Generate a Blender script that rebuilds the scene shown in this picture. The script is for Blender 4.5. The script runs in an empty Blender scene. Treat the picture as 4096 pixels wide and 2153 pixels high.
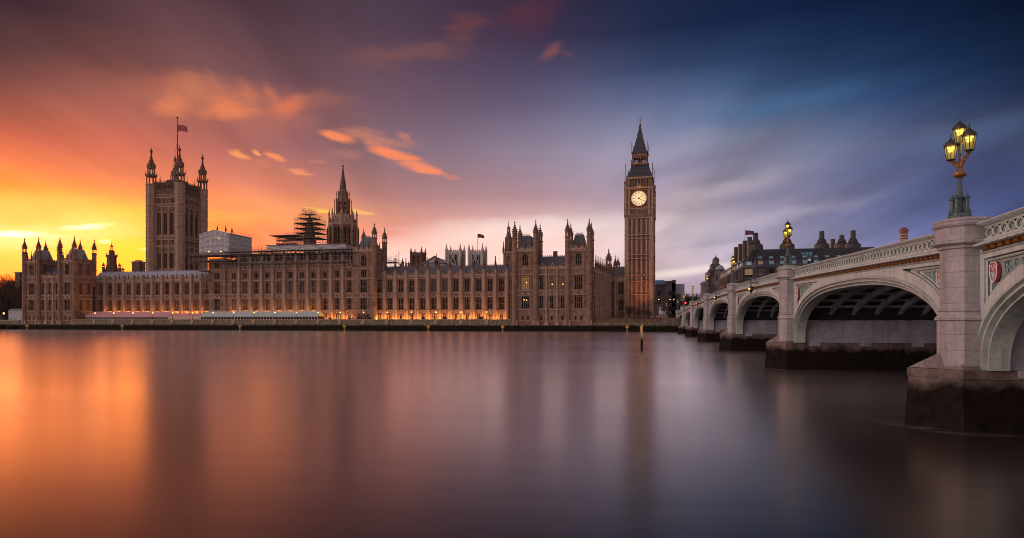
import bpy, math, random
from mathutils import Matrix, Vector
random.seed(7)
SC = bpy.context.scene
COL = SC.collection

# ------------------------------------------------------------------ camera
# World axes: +Y runs across the river along the bridge, +X along the far bank towards the bridge.
F = 2489.0; HCAM = 4.3; YH = 1281.0; VPX = 2573.0
TH = math.atan((VPX - 2048) / F); CT = math.cos(TH); ST = math.sin(TH)
cam = bpy.data.cameras.new('camera'); cam_o = bpy.data.objects.new('camera', cam); COL.objects.link(cam_o)
cam_o.location = (0, 0, HCAM); cam_o.rotation_euler = (math.pi / 2, 0, TH)
cam.sensor_width = 36; cam.lens = 36 * F / 4096
cam.shift_y = (YH - 1076.5) / 4096
cam.clip_start = 0.5; cam.clip_end = 20000
SC.camera = cam_o
SC.view_settings.view_transform = 'Standard'; SC.view_settings.look = 'None'
SC.view_settings.exposure = 0; SC.view_settings.gamma = 1

def xa(px, Y):                      # surveyed bearing -> X on the plane Y
    r = (px - 2048) / F; return Y * (r * CT - ST) / (CT + r * ST)
def ya(px, X):
    r = (px - 2048) / F; return X * (CT + r * ST) / (r * CT - ST)
def dep(X, Y): return CT * Y - ST * X
def za(py, X, Y): return HCAM + (YH - py) * dep(X, Y) / F

# ------------------------------------------------------------------ sky (a function of direction only)
def s2l(c):
    c /= 255.0
    return c / 12.92 if c <= .04045 else ((c + .055) / 1.055) ** 2.4
SKY_PX = [0, 500, 1000, 1500, 2048, 2600, 3100, 3600, 4096]
SKY = {  # elevation rows, colours seen along each
 0:    [(64,42,50),(82,54,62),(82,56,66),(72,56,72),(56,40,62),(24,32,60),(16,29,60),(12,26,54),(6,16,38)],
 200:  [(98,60,60),(114,72,72),(104,72,80),(94,70,84),(74,60,86),(42,53,84),(34,52,86),(26,45,78),(16,32,58)],
 400:  [(166,90,74),(160,92,82),(132,86,90),(114,84,98),(100,88,114),(94,104,138),(68,90,128),(48,68,106),(34,50,84)],
 600:  [(236,116,80),(222,116,92),(176,106,102),(138,106,116),(142,126,146),(152,146,168),(120,124,150),(90,98,130),(70,80,112)],
 700:  [(262,146,80),(244,134,88),(206,122,104),(164,118,120),(160,132,146),(162,150,172),(132,132,160),(92,98,138),(64,74,112)],
 800:  [(300,186,70),(290,164,78),(244,142,106),(194,132,126),(182,142,148),(176,154,168),(144,136,160),(96,102,144),(62,72,112)],
 880:  [(320,226,90),(305,192,66),(268,150,96),(226,146,128),(222,178,174),(204,180,188),(156,148,172),(104,110,154),(70,80,122)],
 950:  [(325,240,130),(322,220,66),(285,158,92),(250,158,132),(264,214,202),(226,202,206),(162,154,180),(110,114,158),(76,86,128)],
 1080: [(325,206,70),(330,222,60),(290,176,104),(268,216,196),(264,218,206),(208,182,188),(168,160,186),(126,126,168),(96,100,148)],
 1281: [(320,140,46),(320,180,50),(280,168,92),(266,222,204),(262,222,208),(172,150,174),(156,146,174),(132,126,162),(110,110,152)],
}
def cm(p0, p1, p2, p3, t):
    return .5 * (2 * p1 + (p2 - p0) * t + (2 * p0 - 5 * p1 + 4 * p2 - p3) * t * t + (3 * p1 - p0 - 3 * p2 + p3) * t ** 3)
def sky_px(px, py):
    rows = sorted(SKY); py = min(max(py, rows[0]), rows[-1]); px = min(max(px, 0), 4096)
    j = max(i for i in range(len(rows) - 1) if rows[i] <= py); tv = (py - rows[j]) / (rows[j + 1] - rows[j])
    i = max(k for k in range(len(SKY_PX) - 1) if SKY_PX[k] <= px); tu = (px - SKY_PX[i]) / (SKY_PX[i + 1] - SKY_PX[i])
    nr, nc = len(rows), len(SKY_PX); cl = lambda v, n: min(max(v, 0), n - 1); o = []
    for k in range(3):
        q = []
        for r in range(j - 1, j + 3):
            R = SKY[rows[cl(r, nr)]]; q.append(cm(*[R[cl(c, nc)][k] for c in range(i - 1, i + 3)], tu))
        v = max(4., cm(*q, tv)); o.append(s2l(v) if v < 255 else (v / 255) ** 5)
    return o
REAR = (0.70, 0.52, 0.52); LEFT = (2.5, 1.90, 1.74)           # out-of-view sky behind and to the left, brightened to light palace and bridge
world = bpy.data.worlds.new('World'); SC.world = world; world.use_nodes = True
NT = world.node_tree; NT.nodes.clear()
def nd(t, **k):
    n = NT.nodes.new(t)
    for a, b in k.items(): setattr(n, a, b)
    return n
def lk(a, b): NT.links.new(a, b)
def mth(op, a, b=None, c=None):
    n = nd('ShaderNodeMath', operation=op)
    for i, x in enumerate((a, b, c)):
        if x is None: continue
        if isinstance(x, (int, float)): n.inputs[i].default_value = x
        else: lk(x, n.inputs[i])
    return n.outputs[0]
def maprange(x, a, b, c=0., d=1., smooth=True):
    n = nd('ShaderNodeMapRange'); n.interpolation_type = 'SMOOTHSTEP' if smooth else 'LINEAR'
    lk(x, n.inputs['Value'])
    for k, v in zip(('From Min', 'From Max', 'To Min', 'To Max'), (a, b, c, d)): n.inputs[k].default_value = v
    return n.outputs[0]
def mixc(f, a, b, bt='MIX'):
    n = nd('ShaderNodeMix', data_type='RGBA', blend_type=bt)
    if isinstance(f, (int, float)): n.inputs[0].default_value = f
    else: lk(f, n.inputs[0])
    for i, x in ((6, a), (7, b)):
        if isinstance(x, (tuple, list)): n.inputs[i].default_value = (*x, 1)
        else: lk(x, n.inputs[i])
    return n.outputs[2]
tc = nd('ShaderNodeTexCoord'); sep = nd('ShaderNodeSeparateXYZ'); lk(tc.outputs['Generated'], sep.inputs[0])
dx, dy, dz = sep.outputs
xr = mth('ADD', mth('MULTIPLY', dx, CT), mth('MULTIPLY', dy, ST))
yr = mth('SUBTRACT', mth('MULTIPLY', dy, CT), mth('MULTIPLY', dx, ST))
az = mth('ARCTAN2', xr, yr)                                   # azimuth, 0 = across the river
rho = mth('SQRT', mth('ADD', mth('MULTIPLY', dx, dx), mth('MULTIPLY', dy, dy)))
te = mth('DIVIDE', dz, mth('MAXIMUM', rho, 0.001))            # tangent of the elevation
# wandering cloud structure, drawn out by the wind
comb = nd('ShaderNodeCombineXYZ'); lk(az, comb.inputs[0]); lk(te, comb.inputs[1])
AT = comb.outputs[0]
den = mth('ADD', mth('MAXIMUM', dz, 0.0), 0.16)
pl = nd('ShaderNodeCombineXYZ'); lk(mth('DIVIDE', xr, den), pl.inputs[0]); lk(mth('DIVIDE', yr, den), pl.inputs[1])
def noise(vec, scale, loc, rot, sc, detail=4, rough=.5):
    m = nd('ShaderNodeMapping'); m.inputs['Location'].default_value = loc; m.inputs['Rotation'].default_value = (0, 0, rot); m.inputs['Scale'].default_value = sc
    lk(vec, m.inputs[0]); n = nd('ShaderNodeTexNoise'); n.inputs['Scale'].default_value = scale; n.inputs['Detail'].default_value = detail; n.inputs['Roughness'].default_value = rough
    lk(m.outputs[0], n.inputs['Vector']); return n
n1 = noise(pl.outputs[0], 1.0, (3.1, 0.4, 0), math.radians(14), (1.15, .22, 1), 3, .5)
n2 = noise(pl.outputs[0], 1.0, (7.7, 2.4, 0), math.radians(10), (3.6, .55, 1), 3, .5)
n3 = noise(AT, 1.0, (1.3, 5.2, 0), 0, (5, 16, 1), 4, .55)
amp0 = maprange(mth('ABSOLUTE', mth('ADD', az, .02)), .04, .34, .3, 1.0)
warp = mth('MULTIPLY', mth('SUBTRACT', n1.outputs['Fac'], .5), mth('MULTIPLY', amp0, .16))
te2 = mth('ADD', te, mth('MULTIPLY', warp, mth('MINIMUM', mth('MULTIPLY', te, 4.0), .9)))
az2 = mth('ADD', az, mth('MULTIPLY', mth('SUBTRACT', n3.outputs['Fac'], .5), .10))
fac = mth('ADD', mth('MULTIPLY', az2, 0.5 / math.pi), 0.5)
rows_t = [0, .025, .05, .08, .11, .14, .17, .2, .235, .27, .31, .35, .40, .46, .56, 1.4]
cols_px = [0, 170, 340, 500, 670, 840, 1000, 1250, 1500, 1680, 1860, 2048, 2240, 2420, 2600, 2770, 2940, 3100, 3360, 3600, 3850, 4096]
prev = None
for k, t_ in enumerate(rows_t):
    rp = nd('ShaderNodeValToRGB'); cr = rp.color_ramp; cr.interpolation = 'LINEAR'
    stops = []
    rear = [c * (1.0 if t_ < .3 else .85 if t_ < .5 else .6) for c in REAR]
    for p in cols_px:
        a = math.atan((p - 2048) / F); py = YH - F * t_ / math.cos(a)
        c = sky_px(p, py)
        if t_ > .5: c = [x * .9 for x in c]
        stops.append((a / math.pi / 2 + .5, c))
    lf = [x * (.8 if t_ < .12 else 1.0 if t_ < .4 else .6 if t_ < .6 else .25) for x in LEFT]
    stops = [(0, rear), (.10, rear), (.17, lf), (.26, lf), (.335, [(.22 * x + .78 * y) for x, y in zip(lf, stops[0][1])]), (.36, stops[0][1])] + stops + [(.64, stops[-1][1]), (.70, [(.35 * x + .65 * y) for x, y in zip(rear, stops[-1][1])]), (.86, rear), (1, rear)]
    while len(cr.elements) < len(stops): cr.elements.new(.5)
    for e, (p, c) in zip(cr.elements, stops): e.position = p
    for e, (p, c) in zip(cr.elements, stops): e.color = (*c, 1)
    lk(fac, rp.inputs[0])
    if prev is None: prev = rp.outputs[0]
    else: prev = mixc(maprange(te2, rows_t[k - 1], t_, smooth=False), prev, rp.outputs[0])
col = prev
# streaks: brighter and darker bands
st = mth('ADD', mth('MULTIPLY', mth('SUBTRACT', n1.outputs['Fac'], .5), 1.0), mth('MULTIPLY', mth('SUBTRACT', n2.outputs['Fac'], .5), .8))
amp = mth('MULTIPLY', maprange(te, .0, .12, .45, 1.0), maprange(mth('ABSOLUTE', mth('ADD', az, .02)), .04, .34, .25, 1.0))
g = mth('ADD', 1.0, mth('MULTIPLY', st, amp))
vm = nd('ShaderNodeVectorMath', operation='SCALE'); lk(col, vm.inputs[0]); lk(g, vm.inputs['Scale']); col = vm.outputs[0]
# single clouds lit from below: centre px, py, half length, half height, tilt, colour, opacity, softness
wob = nd('ShaderNodeVectorMath', operation='SCALE'); 
n4 = noise(AT, 1.0, (4.2, 1.1, 0), 0, (13, 26, 1), 3, .5)
n5 = noise(AT, 1.0, (9.2, 3.7, 0), math.radians(-6), (20, 75, 1), 5, .6)
n7 = noise(AT, 1.0, (5.1, 2.9, 0), math.radians(-7), (52, 230, 1), 5, .62)
n6 = noise(AT, 1.0, (2.2, 8.7, 0), math.radians(24), (14, 26, 1), 5, .58)
vs = nd('ShaderNodeVectorMath', operation='SUBTRACT'); lk(n4.outputs['Color'], vs.inputs[0]); vs.inputs[1].default_value = (.5, .5, .5)
lk(vs.outputs[0], wob.inputs[0]); wob.inputs['Scale'].default_value = .032
va = nd('ShaderNodeVectorMath', operation='ADD'); lk(AT, va.inputs[0]); lk(wob.outputs[0], va.inputs[1])
ATW = va.outputs[0]
BLOBS = [
 (230, 950, 620, 135, -3, (3.2, .84, .14), .7, 1), (560, 1040, 300, 90, 0, (3.2, .80, .04), .6, 1), (150, 845, 460, 80, -10, (2.4, .66, .14), .55, 1),
 (90, 940, 330, 44, -5, (3.4, 1.0, .35), .8, 1), (380, 905, 240, 40, -6, (3.4, .92, .25), .7, 1),
 (40, 938, 150, 13, -4, (2.6, 1.7, 1.0), .9, 1), (350, 908, 95, 11, -9, (2.6, 1.6, .8), .9, 1), (420, 966, 22, 8, -6, (2.6, 1.5, .5), .9, 0), (640, 985, 50, 6, 4, (3, 1.4, .5), .7, 0), (600, 1000, 40, 5, 0, (3, 1.2, .4), .6, 0), (200, 945, 60, 10, -4, (1.5, 1.3, .5), .7, 1), (640, 860, 260, 34, -6, (1.0, .70, .06), .45, 1), (900, 860, 300, 30, 4, (1.0, .50, .12), .4, 1),
 (1290, 843, 62, 8, 4, (1.15, .72, .10), .9, 0), (1425, 846, 70, 8, 8, (1.1, .60, .14), .8, 0), (1180, 850, 420, 70, 0, (1, .42, .12), .4, 1),
 (830, 408, 330, 78, 2, (.58, .17, .095), .6, 1), (930, 425, 460, 105, -2, (.52, .17, .11), .5, 1), (690, 440, 85, 40, -10, (.85, .24, .10), .65, 1), (900, 440, 95, 44, -22, (.86, .23, .09), .75, 1), (1165, 420, 75, 40, -28, (.84, .20, .08), .6, 1), (770, 370, 90, 60, 50, (.60, .2, .1), .5, 1), (700, 395, 80, 26, 66, (.66, .2, .1), .45, 1), (870, 345, 90, 26, 58, (.56, .18, .1), .4, 1), (1000, 380, 80, 26, 64, (.66, .19, .09), .45, 1), (1090, 385, 70, 22, 58, (.66, .19, .09), .45, 1), (960, 455, 90, 22, -14, (.80, .24, .10), .5, 1), (1300, 400, 120, 26, 0, (.40, .15, .10), .4, 1),
 (1350, 548, 82, 17, 14, (.98, .26, .11), .95, 0), (1490, 552, 170, 26, 6, (.70, .24, .14), .55, 1), (1620, 550, 40, 18, 30, (.75, .25, .14), .5, 1), (1570, 615, 130, 21, 15, (.98, .26, .11), .95, 0), (1690, 674, 110, 17, 14, (.98, .27, .13), .95, 0), (1390, 620, 60, 26, 0, (.62, .22, .16), .35, 1),
 (955, 620, 42, 13, 16, (1, .36, .12), .9, 0), (1026, 612, 18, 9, 30, (1, .36, .12), .9, 0), (1100, 627, 44, 12, 18, (.98, .30, .12), .9, 0), (1198, 690, 44, 12, 8, (.95, .32, .14), .8, 0), (1050, 655, 40, 20, 0, (.85, .28, .14), .3, 1), (1275, 648, 40, 10, 0, (.7, .25, .14), .4, 1),
 (2212, 204, 62, 26, -26, (.22, .078, .075), .9, 1), (2275, 212, 24, 24, -30, (.14, .06, .075), .6, 1), (1850, 110, 110, 50, -10, (.17, .055, .055), .6, 1), (1700, 215, 170, 45, -12, (.21, .085, .08), .6, 1), (1510, 225, 140, 45, -12, (.21, .085, .08), .55, 1), (2120, 60, 140, 80, -10, (.10, .03, .045), .6, 1),
 (2150, 905, 520, 40, -2, (1.0, .86, .80), .5, 1), (1840, 960, 330, 40, -4, (1.0, .80, .70), .5, 1), (1560, 1080, 330, 90, 0, (1.1, .92, .85), .5, 1), (2760, 1085, 300, 18, -7, (.95, .80, .72), .75, 1), (2790, 1150, 240, 42, -5, (.40, .31, .41), .6, 1),
 (2860, 770, 420, 46, -8, (.55, .46, .52), .45, 1), (3000, 880, 420, 34, -6, (.58, .50, .58), .35, 1), (3300, 690, 520, 50, -14, (.13, .14, .26), .5, 1), (3800, 560, 420, 60, -12, (.10, .15, .28), .4, 1), (2800, 640, 420, 40, -12, (.20, .16, .25), .4, 1), (2950, 960, 300, 16, -6, (.30, .26, .36), .4, 1), (3100, 420, 420, 60, -6, (.07, .16, .32), .4, 1),
]
for (px, py, hl, hw, ang, c, op, soft) in BLOBS:
    a = math.atan((px - 2048) / F); ca = math.cos(a); t_ = (YH - py) / F * ca
    m = nd('ShaderNodeMapping', vector_type='TEXTURE')
    m.inputs['Location'].default_value = (a, t_, 0); m.inputs['Rotation'].default_value = (0, 0, -math.radians(ang))
    m.inputs['Scale'].default_value = (hl / F * ca * ca * 1.25, hw / F * ca * 1.35, 1)
    lk(ATW if hw > 22 else AT, m.inputs[0])
    ln = nd('ShaderNodeVectorMath', operation='LENGTH'); lk(m.outputs[0], ln.inputs[0])
    rag = 1.7 if hw < 15 else 1.5 if not soft else (1.15 if hl < 260 and max(c) < 2 else .5)
    q = mth('ADD', mth('SUBTRACT', 1.12, ln.outputs['Value']), mth('MULTIPLY', mth('SUBTRACT', (n7 if hw < 15 else n5 if hw < 60 else n6).outputs['Fac'], .5), rag))
    f = maprange(q, 0.0, .85 if not soft else 1.05, 0, op)
    col = mixc(f, col, c)
# below the horizon: dim
col = mixc(maprange(te, -.02, -.10), col, (.10, .07, .06))
skyt = nd('ShaderNodeTexSky', sky_type='NISHITA'); skyt.sun_disc = False
SUN_AZ = math.atan((640 - 2048) / F) - TH          # bearing of the glow, left of +Y
SUN_EL = math.radians(2.0)
skyt.sun_elevation = SUN_EL; skyt.sun_rotation = SUN_AZ
bg1 = nd('ShaderNodeBackground'); lk(skyt.outputs[0], bg1.inputs[0]); bg1.inputs[1].default_value = .0015
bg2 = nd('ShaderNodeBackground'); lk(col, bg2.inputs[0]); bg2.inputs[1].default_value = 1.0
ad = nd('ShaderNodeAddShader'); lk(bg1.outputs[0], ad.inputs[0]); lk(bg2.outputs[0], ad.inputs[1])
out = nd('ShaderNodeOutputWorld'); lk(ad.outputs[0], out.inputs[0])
sun = bpy.data.lights.new('sun', 'SUN'); sun.energy = .7; sun.angle = math.radians(3); sun.color = (1, .5, .2)
sun_o = bpy.data.objects.new('sun', sun); COL.objects.link(sun_o)
sd = Vector((math.sin(SUN_AZ) * math.cos(SUN_EL), math.cos(SUN_AZ) * math.cos(SUN_EL), math.sin(SUN_EL)))
sun_o.rotation_euler = sd.to_track_quat('Z', 'Y').to_euler()
SC.cycles.use_denoising = True; SC.cycles.filter_width = 1.0
SC.cycles.max_bounces = 6; SC.cycles.diffuse_bounces = 3; SC.cycles.glossy_bounces = 3
SC.cycles.sample_clamp_indirect = 4.0

# ------------------------------------------------------------------ materials
def mat(name, c, rough=.8, metal=0., var=.25, vscale=.6, c2=None, bump=0., bscale=6., streak=0., sf=1.6, sc3=None, emit=None, estr=1., spec=.5, courses=0):
    m = bpy.data.materials.new(name); m.use_nodes = True; t = m.node_tree; N = t.nodes; L = t.links
    b = N['Principled BSDF']; b.inputs['Base Color'].default_value = (*c, 1); b.inputs['Roughness'].default_value = rough; b.inputs['Metallic'].default_value = metal
    b.inputs['Specular IOR Level'].default_value = spec
    geo = N.new('ShaderNodeNewGeometry')
    def nz(scale, sc=(1, 1, 1), detail=4):
        mp = N.new('ShaderNodeMapping'); mp.inputs['Scale'].default_value = sc; L.new(geo.outputs['Position'], mp.inputs[0])
        n = N.new('ShaderNodeTexNoise'); n.inputs['Scale'].default_value = scale; n.inputs['Detail'].default_value = detail; n.inputs['Roughness'].default_value = .6
        L.new(mp.outputs[0], n.inputs['Vector']); return n.outputs['Fac']
    cur = None
    if var > 0:
        rp = N.new('ShaderNodeValToRGB'); e = rp.color_ramp.elements
        e[0].position = .32; e[1].position = .68
        c2_ = c2 or tuple(x * (1 - var) for x in c); e[0].color = (*c2_, 1); e[1].color = (*[x * (1 + var * .6) for x in c], 1)
        L.new(nz(vscale), rp.inputs[0]); cur = rp.outputs[0]
        # fine grain
        mx = N.new('ShaderNodeMix'); mx.data_type = 'RGBA'; mx.blend_type = 'MULTIPLY'; mx.inputs[0].default_value = 1
        r2 = N.new('ShaderNodeMapRange'); r2.inputs['From Min'].default_value = .3; r2.inputs['From Max'].default_value = .7; r2.inputs['To Min'].default_value = 1 - var * .8; r2.inputs['To Max'].default_value = 1 + var * .5
        L.new(nz(vscale * 7), r2.inputs['Value'])
        L.new(cur, mx.inputs[6]); L.new(r2.outputs[0], mx.inputs[7]); cur = mx.outputs[2]
        if streak > 0:
            r3 = N.new('ShaderNodeMapRange'); r3.inputs['From Min'].default_value = .45; r3.inputs['From Max'].default_value = .7; r3.inputs['To Min'].default_value = 1; r3.inputs['To Max'].default_value = 1 - streak
            L.new(nz(1.0, (sf, sf, sf * .07)), r3.inputs['Value'])
            mx = N.new('ShaderNodeMix'); mx.data_type = 'RGBA'; mx.blend_type = 'MULTIPLY'; mx.inputs[0].default_value = 1
            L.new(cur, mx.inputs[6]); L.new(r3.outputs[0], mx.inputs[7]); cur = mx.outputs[2]
            if sc3:                                   # rust or soot runs of their own colour
                r4 = N.new('ShaderNodeMapRange'); r4.inputs['From Min'].default_value = .60; r4.inputs['From Max'].default_value = .74; r4.inputs['To Max'].default_value = .55
                L.new(nz(1.0, (sf * 1.7, sf * 1.7, sf * .05), 3), r4.inputs['Value'])
                mx = N.new('ShaderNodeMix'); mx.data_type = 'RGBA'; L.new(r4.outputs[0], mx.inputs[0]); L.new(cur, mx.inputs[6]); mx.inputs[7].default_value = (*sc3, 1); cur = mx.outputs[2]
            if courses:                               # joints between the stone courses
                sp = N.new('ShaderNodeSeparateXYZ'); L.new(geo.outputs['Position'], sp.inputs[0])
                m1 = N.new('ShaderNodeMath'); m1.operation = 'MULTIPLY'; L.new(sp.outputs[2], m1.inputs[0]); m1.inputs[1].default_value = 1 / courses
                m2 = N.new('ShaderNodeMath'); m2.operation = 'FRACT'; L.new(m1.outputs[0], m2.inputs[0])
                m3 = N.new('ShaderNodeMath'); m3.operation = 'LESS_THAN'; L.new(m2.outputs[0], m3.inputs[0]); m3.inputs[1].default_value = .022 / courses
                m4 = N.new('ShaderNodeMath'); m4.operation = 'MULTIPLY_ADD'; L.new(m3.outputs[0], m4.inputs[0]); m4.inputs[1].default_value = -.38; m4.inputs[2].default_value = 1
                mx = N.new('ShaderNodeMix'); mx.data_type = 'RGBA'; mx.blend_type = 'MULTIPLY'; mx.inputs[0].default_value = 1; L.new(cur, mx.inputs[6]); L.new(m4.outputs[0], mx.inputs[7]); cur = mx.outputs[2]
        L.new(cur, b.inputs['Base Color'])
    if bump > 0:
        bp = N.new('ShaderNodeBump'); bp.inputs['Strength'].default_value = bump; bp.inputs['Distance'].default_value = .05
        L.new(nz(bscale), bp.inputs['Height']); L.new(bp.outputs[0], b.inputs['Normal'])
    if emit:
        b.inputs['Emission Color'].default_value = (*emit, 1); b.inputs['Emission Strength'].default_value = estr
    return m
STONE = mat('limestone', (.285, .17, .122), .9, var=.32, vscale=.5, streak=.35, bump=.3)
STONE_L = mat('pale_limestone', (.42, .28, .21), .9, var=.25, vscale=.8, streak=.25)
STONE_D = mat('sooty_limestone', (.18, .11, .078), .92, var=.4, vscale=.9, streak=.4, bump=.3)
STONE_R = mat('russet_limestone', (.235, .128, .096), .9, var=.32, vscale=.6, streak=.45, bump=.3)
ABBEY = mat('white_stone', (.50, .47, .44), .9, var=.25, vscale=.3, streak=.3)
SLATE = mat('slate_roof', (.10, .10, .13), .55, var=.3, vscale=1.2)
LEAD = mat('lead_roof', (.30, .32, .40), .5, var=.2, vscale=.8)
IRONROOF = mat('cast_iron_roof', (.040, .044, .066), .5, var=.3, vscale=.5)
GLASS = mat('dark_glass', (.012, .010, .012), .25, var=0, spec=.12)
LOUVRE = mat('brown_louvres', (.075, .042, .03), .9, var=.3)
GLASS_G = mat('grey_blind_glass', (.07, .065, .08), .3, var=0, spec=.25)
GLASS_A = mat('amber_lit_glass', (.02, .012, .01), .15, var=0, emit=(1, .32, .06), estr=.05)
GLASS_LIT = mat('lit_glass', (.02, .012, .01), .2, var=0, emit=(1, .48, .18), estr=.20)
BULB = mat('lamp_glow', (.9, .7, .4), .5, var=0, emit=(1, .45, .10), estr=5)
GLOW_SOFT = mat('lamp_glow_soft', (.9, .7, .4), .5, var=0, emit=(1, .42, .09), estr=3)
GRANITE = mat('pink_granite', (.40, .365, .385), .75, var=.20, vscale=1.0, streak=.35, sf=2.2, sc3=(.23, .18, .18), courses=.62, bump=.2, bscale=14)
GRANITE_D = mat('dark_granite', (.22, .18, .185), .75, var=.4, vscale=1.4, streak=.4, bump=.25, bscale=14)
PAINT = mat('sage_iron_paint', (.54, .59, .575), .45, var=.10, vscale=.8, streak=.3, sf=3.2, sc3=(.36, .24, .17))
PAINT_G = mat('green_iron_paint', (.25, .355, .35), .45, var=.2, vscale=1.5, streak=.35, sf=5)
PAINT_R = mat('weathered_rim_paint', (.43, .48, .46), .5, var=.16, vscale=1.2, streak=.3, sf=4)
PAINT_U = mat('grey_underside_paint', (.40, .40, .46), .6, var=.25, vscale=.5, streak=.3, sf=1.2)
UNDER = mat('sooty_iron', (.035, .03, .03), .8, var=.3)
GOLD = mat('gilding', (.33, .135, .035), .45, metal=.4, var=.3, vscale=6)
LAMP_G = mat('lamp_green_iron', (.06, .105, .105), .4, var=.2, vscale=5)
LAMP_D = mat('dark_iron', (.03, .025, .02), .45, var=.2, vscale=5)
LANT = mat('lantern_glass', (.35, .36, .12), .25, var=0, emit=(.75, .52, .05), estr=.15)
_t = LANT.node_tree; _m = _t.nodes.new('ShaderNodeMixShader'); _x = _t.nodes.new('ShaderNodeBsdfTransparent'); _x.inputs[0].default_value = (.86, .78, .48, 1); _m.inputs[0].default_value = .5
_t.links.new(_x.outputs[0], _m.inputs[1]); _t.links.new(_t.nodes['Principled BSDF'].outputs[0], _m.inputs[2]); _t.links.new(_m.outputs[0], _t.nodes['Material Output'].inputs[0])
LANT_HOT = mat('lantern_mantle', (.9, .8, .4), .3, var=0, emit=(1, .66, .14), estr=5)
WOOD = mat('weathered_timber', (.34, .27, .13), .85, var=.35, vscale=3, streak=.3)
PILE = mat('pale_timber', (.54, .44, .24), .8, var=.4, vscale=2, streak=.5, sf=4)
YELLOW = mat('yellow_paint', (.72, .40, .04), .5, var=.15, vscale=2)
PINK = mat('pink_canvas', (.62, .30, .33), .7, var=.12, vscale=.7)
TEAL = mat('pale_teal_canvas', (.42, .50, .50), .6, var=.12, vscale=.7)
MAUVE = mat('mauve_stone', (.17, .14, .15), .85, var=.2, vscale=.4)
WHITE = mat('white_paint', (.72, .70, .68), .5, var=.08)
SHEET = mat('white_sheeting', (.44, .425, .46), .55, var=.12, vscale=.4, bump=.4, bscale=.8)
SCAF = mat('scaffold_steel', (.26, .21, .19), .6, var=.2)
BOARD = mat('scaffold_board', (.10, .075, .065), .85, var=.25)
BARK = mat('bark', (.055, .038, .030), .9, var=.3, vscale=3)
TWIG = mat('winter_twigs', (.075, .045, .035), .9, var=.3, vscale=2)
LEAF = mat('leaves', (.03, .045, .02), .8, var=.4, vscale=3)
BRICK = mat('red_brick', (.24, .10, .075), .85, var=.25, vscale=1)
BRICKW = mat('white_brick_band', (.45, .42, .40), .85, var=.1)
DKBLD = mat('dark_stone_building', (.085, .07, .082), .85, var=.3, vscale=.25)
BRONZE = mat('bronze_cladding', (.034, .027, .031), .5, var=.25, vscale=.5)
SKYGLASS = mat('rooflight_glass', (.10, .30, .42), .1, var=.15, vscale=.3, spec=.9)
HUT = mat('grey_blue_render', (.34, .37, .42), .7, var=.1)
ASPH = mat('asphalt', (.05, .05, .05), .9, var=.2)
PAVE = mat('paving', (.22, .19, .17), .9, var=.2)
SKIN = mat('skin', (.35, .2, .15), .6, var=.05)
CLOTH = mat('dark_cloth', (.03, .03, .04), .9, var=.2)
REDP = mat('red_enamel', (.42, .05, .06), .4, var=.12, vscale=4)
BLUEP = mat('blue_enamel', (.16, .22, .5), .4, var=.12, vscale=4)
REDLIGHT = mat('red_signal', (.5, .02, .02), .3, var=0, emit=(1, .03, .05), estr=9)
FLAGB = mat('flag_blue', (.13, .03, .06), .8, var=.1); FLAGR = mat('flag_red', (.36, .02, .04), .8, var=.1); FLAGW = mat('flag_white', (.34, .14, .15), .8, var=.05)
DIAL = mat('opal_dial', (.8, .7, .5), .4, var=0, emit=(1, .66, .32), estr=.85)
# river wall, wet and weedy below the tide line (a stain with a height of its own)
def tide(name, c_top, c_low, z0, z1):
    m = mat(name, c_top, .9, var=.35, vscale=.8, streak=.45, bump=.5, spec=.12)
    t = m.node_tree; N = t.nodes; L = t.links; b = N['Principled BSDF']; old = b.inputs['Base Color'].links[0].from_socket
    geo = N.new('ShaderNodeNewGeometry'); sp = N.new('ShaderNodeSeparateXYZ'); L.new(geo.outputs['Position'], sp.inputs[0])
    n = N.new('ShaderNodeTexNoise'); n.inputs['Scale'].default_value = 1.1; n.inputs['Detail'].default_value = 5; L.new(geo.outputs['Position'], n.inputs['Vector'])
    ma = N.new('ShaderNodeMath'); ma.operation = 'MULTIPLY_ADD'; L.new(n.outputs['Fac'], ma.inputs[0]); ma.inputs[1].default_value = 1.1; L.new(sp.outputs[2], ma.inputs[2])
    mr = N.new('ShaderNodeMapRange'); mr.inputs['From Min'].default_value = z1 + .55; mr.inputs['From Max'].default_value = z0 + .55; L.new(ma.outputs[0], mr.inputs['Value'])
    n2_ = N.new('ShaderNodeTexNoise'); n2_.inputs['Scale'].default_value = 2.5; L.new(geo.outputs['Position'], n2_.inputs['Vector'])
    rp = N.new('ShaderNodeValToRGB'); e = rp.color_ramp.elements; e[0].position = .35; e[1].position = .7; e[0].color = (*[x * .5 for x in c_low], 1); e[1].color = (*c_low, 1); L.new(n2_.outputs['Fac'], rp.inputs[0])
    mx = N.new('ShaderNodeMix'); mx.data_type = 'RGBA'; L.new(mr.outputs[0], mx.inputs[0]); L.new(old, mx.inputs[6]); L.new(rp.outputs[0], mx.inputs[7]); L.new(mx.outputs[2], b.inputs['Base Color'])
    return m
RWALL = tide('river_wall_stone', (.25, .20, .15), (.022, .018, .012), 1.9, 2.7)
CUTW = tide('cutwater_granite', (.20, .15, .14), (.020, .0135, .011), 1.62, 2.0)

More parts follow.
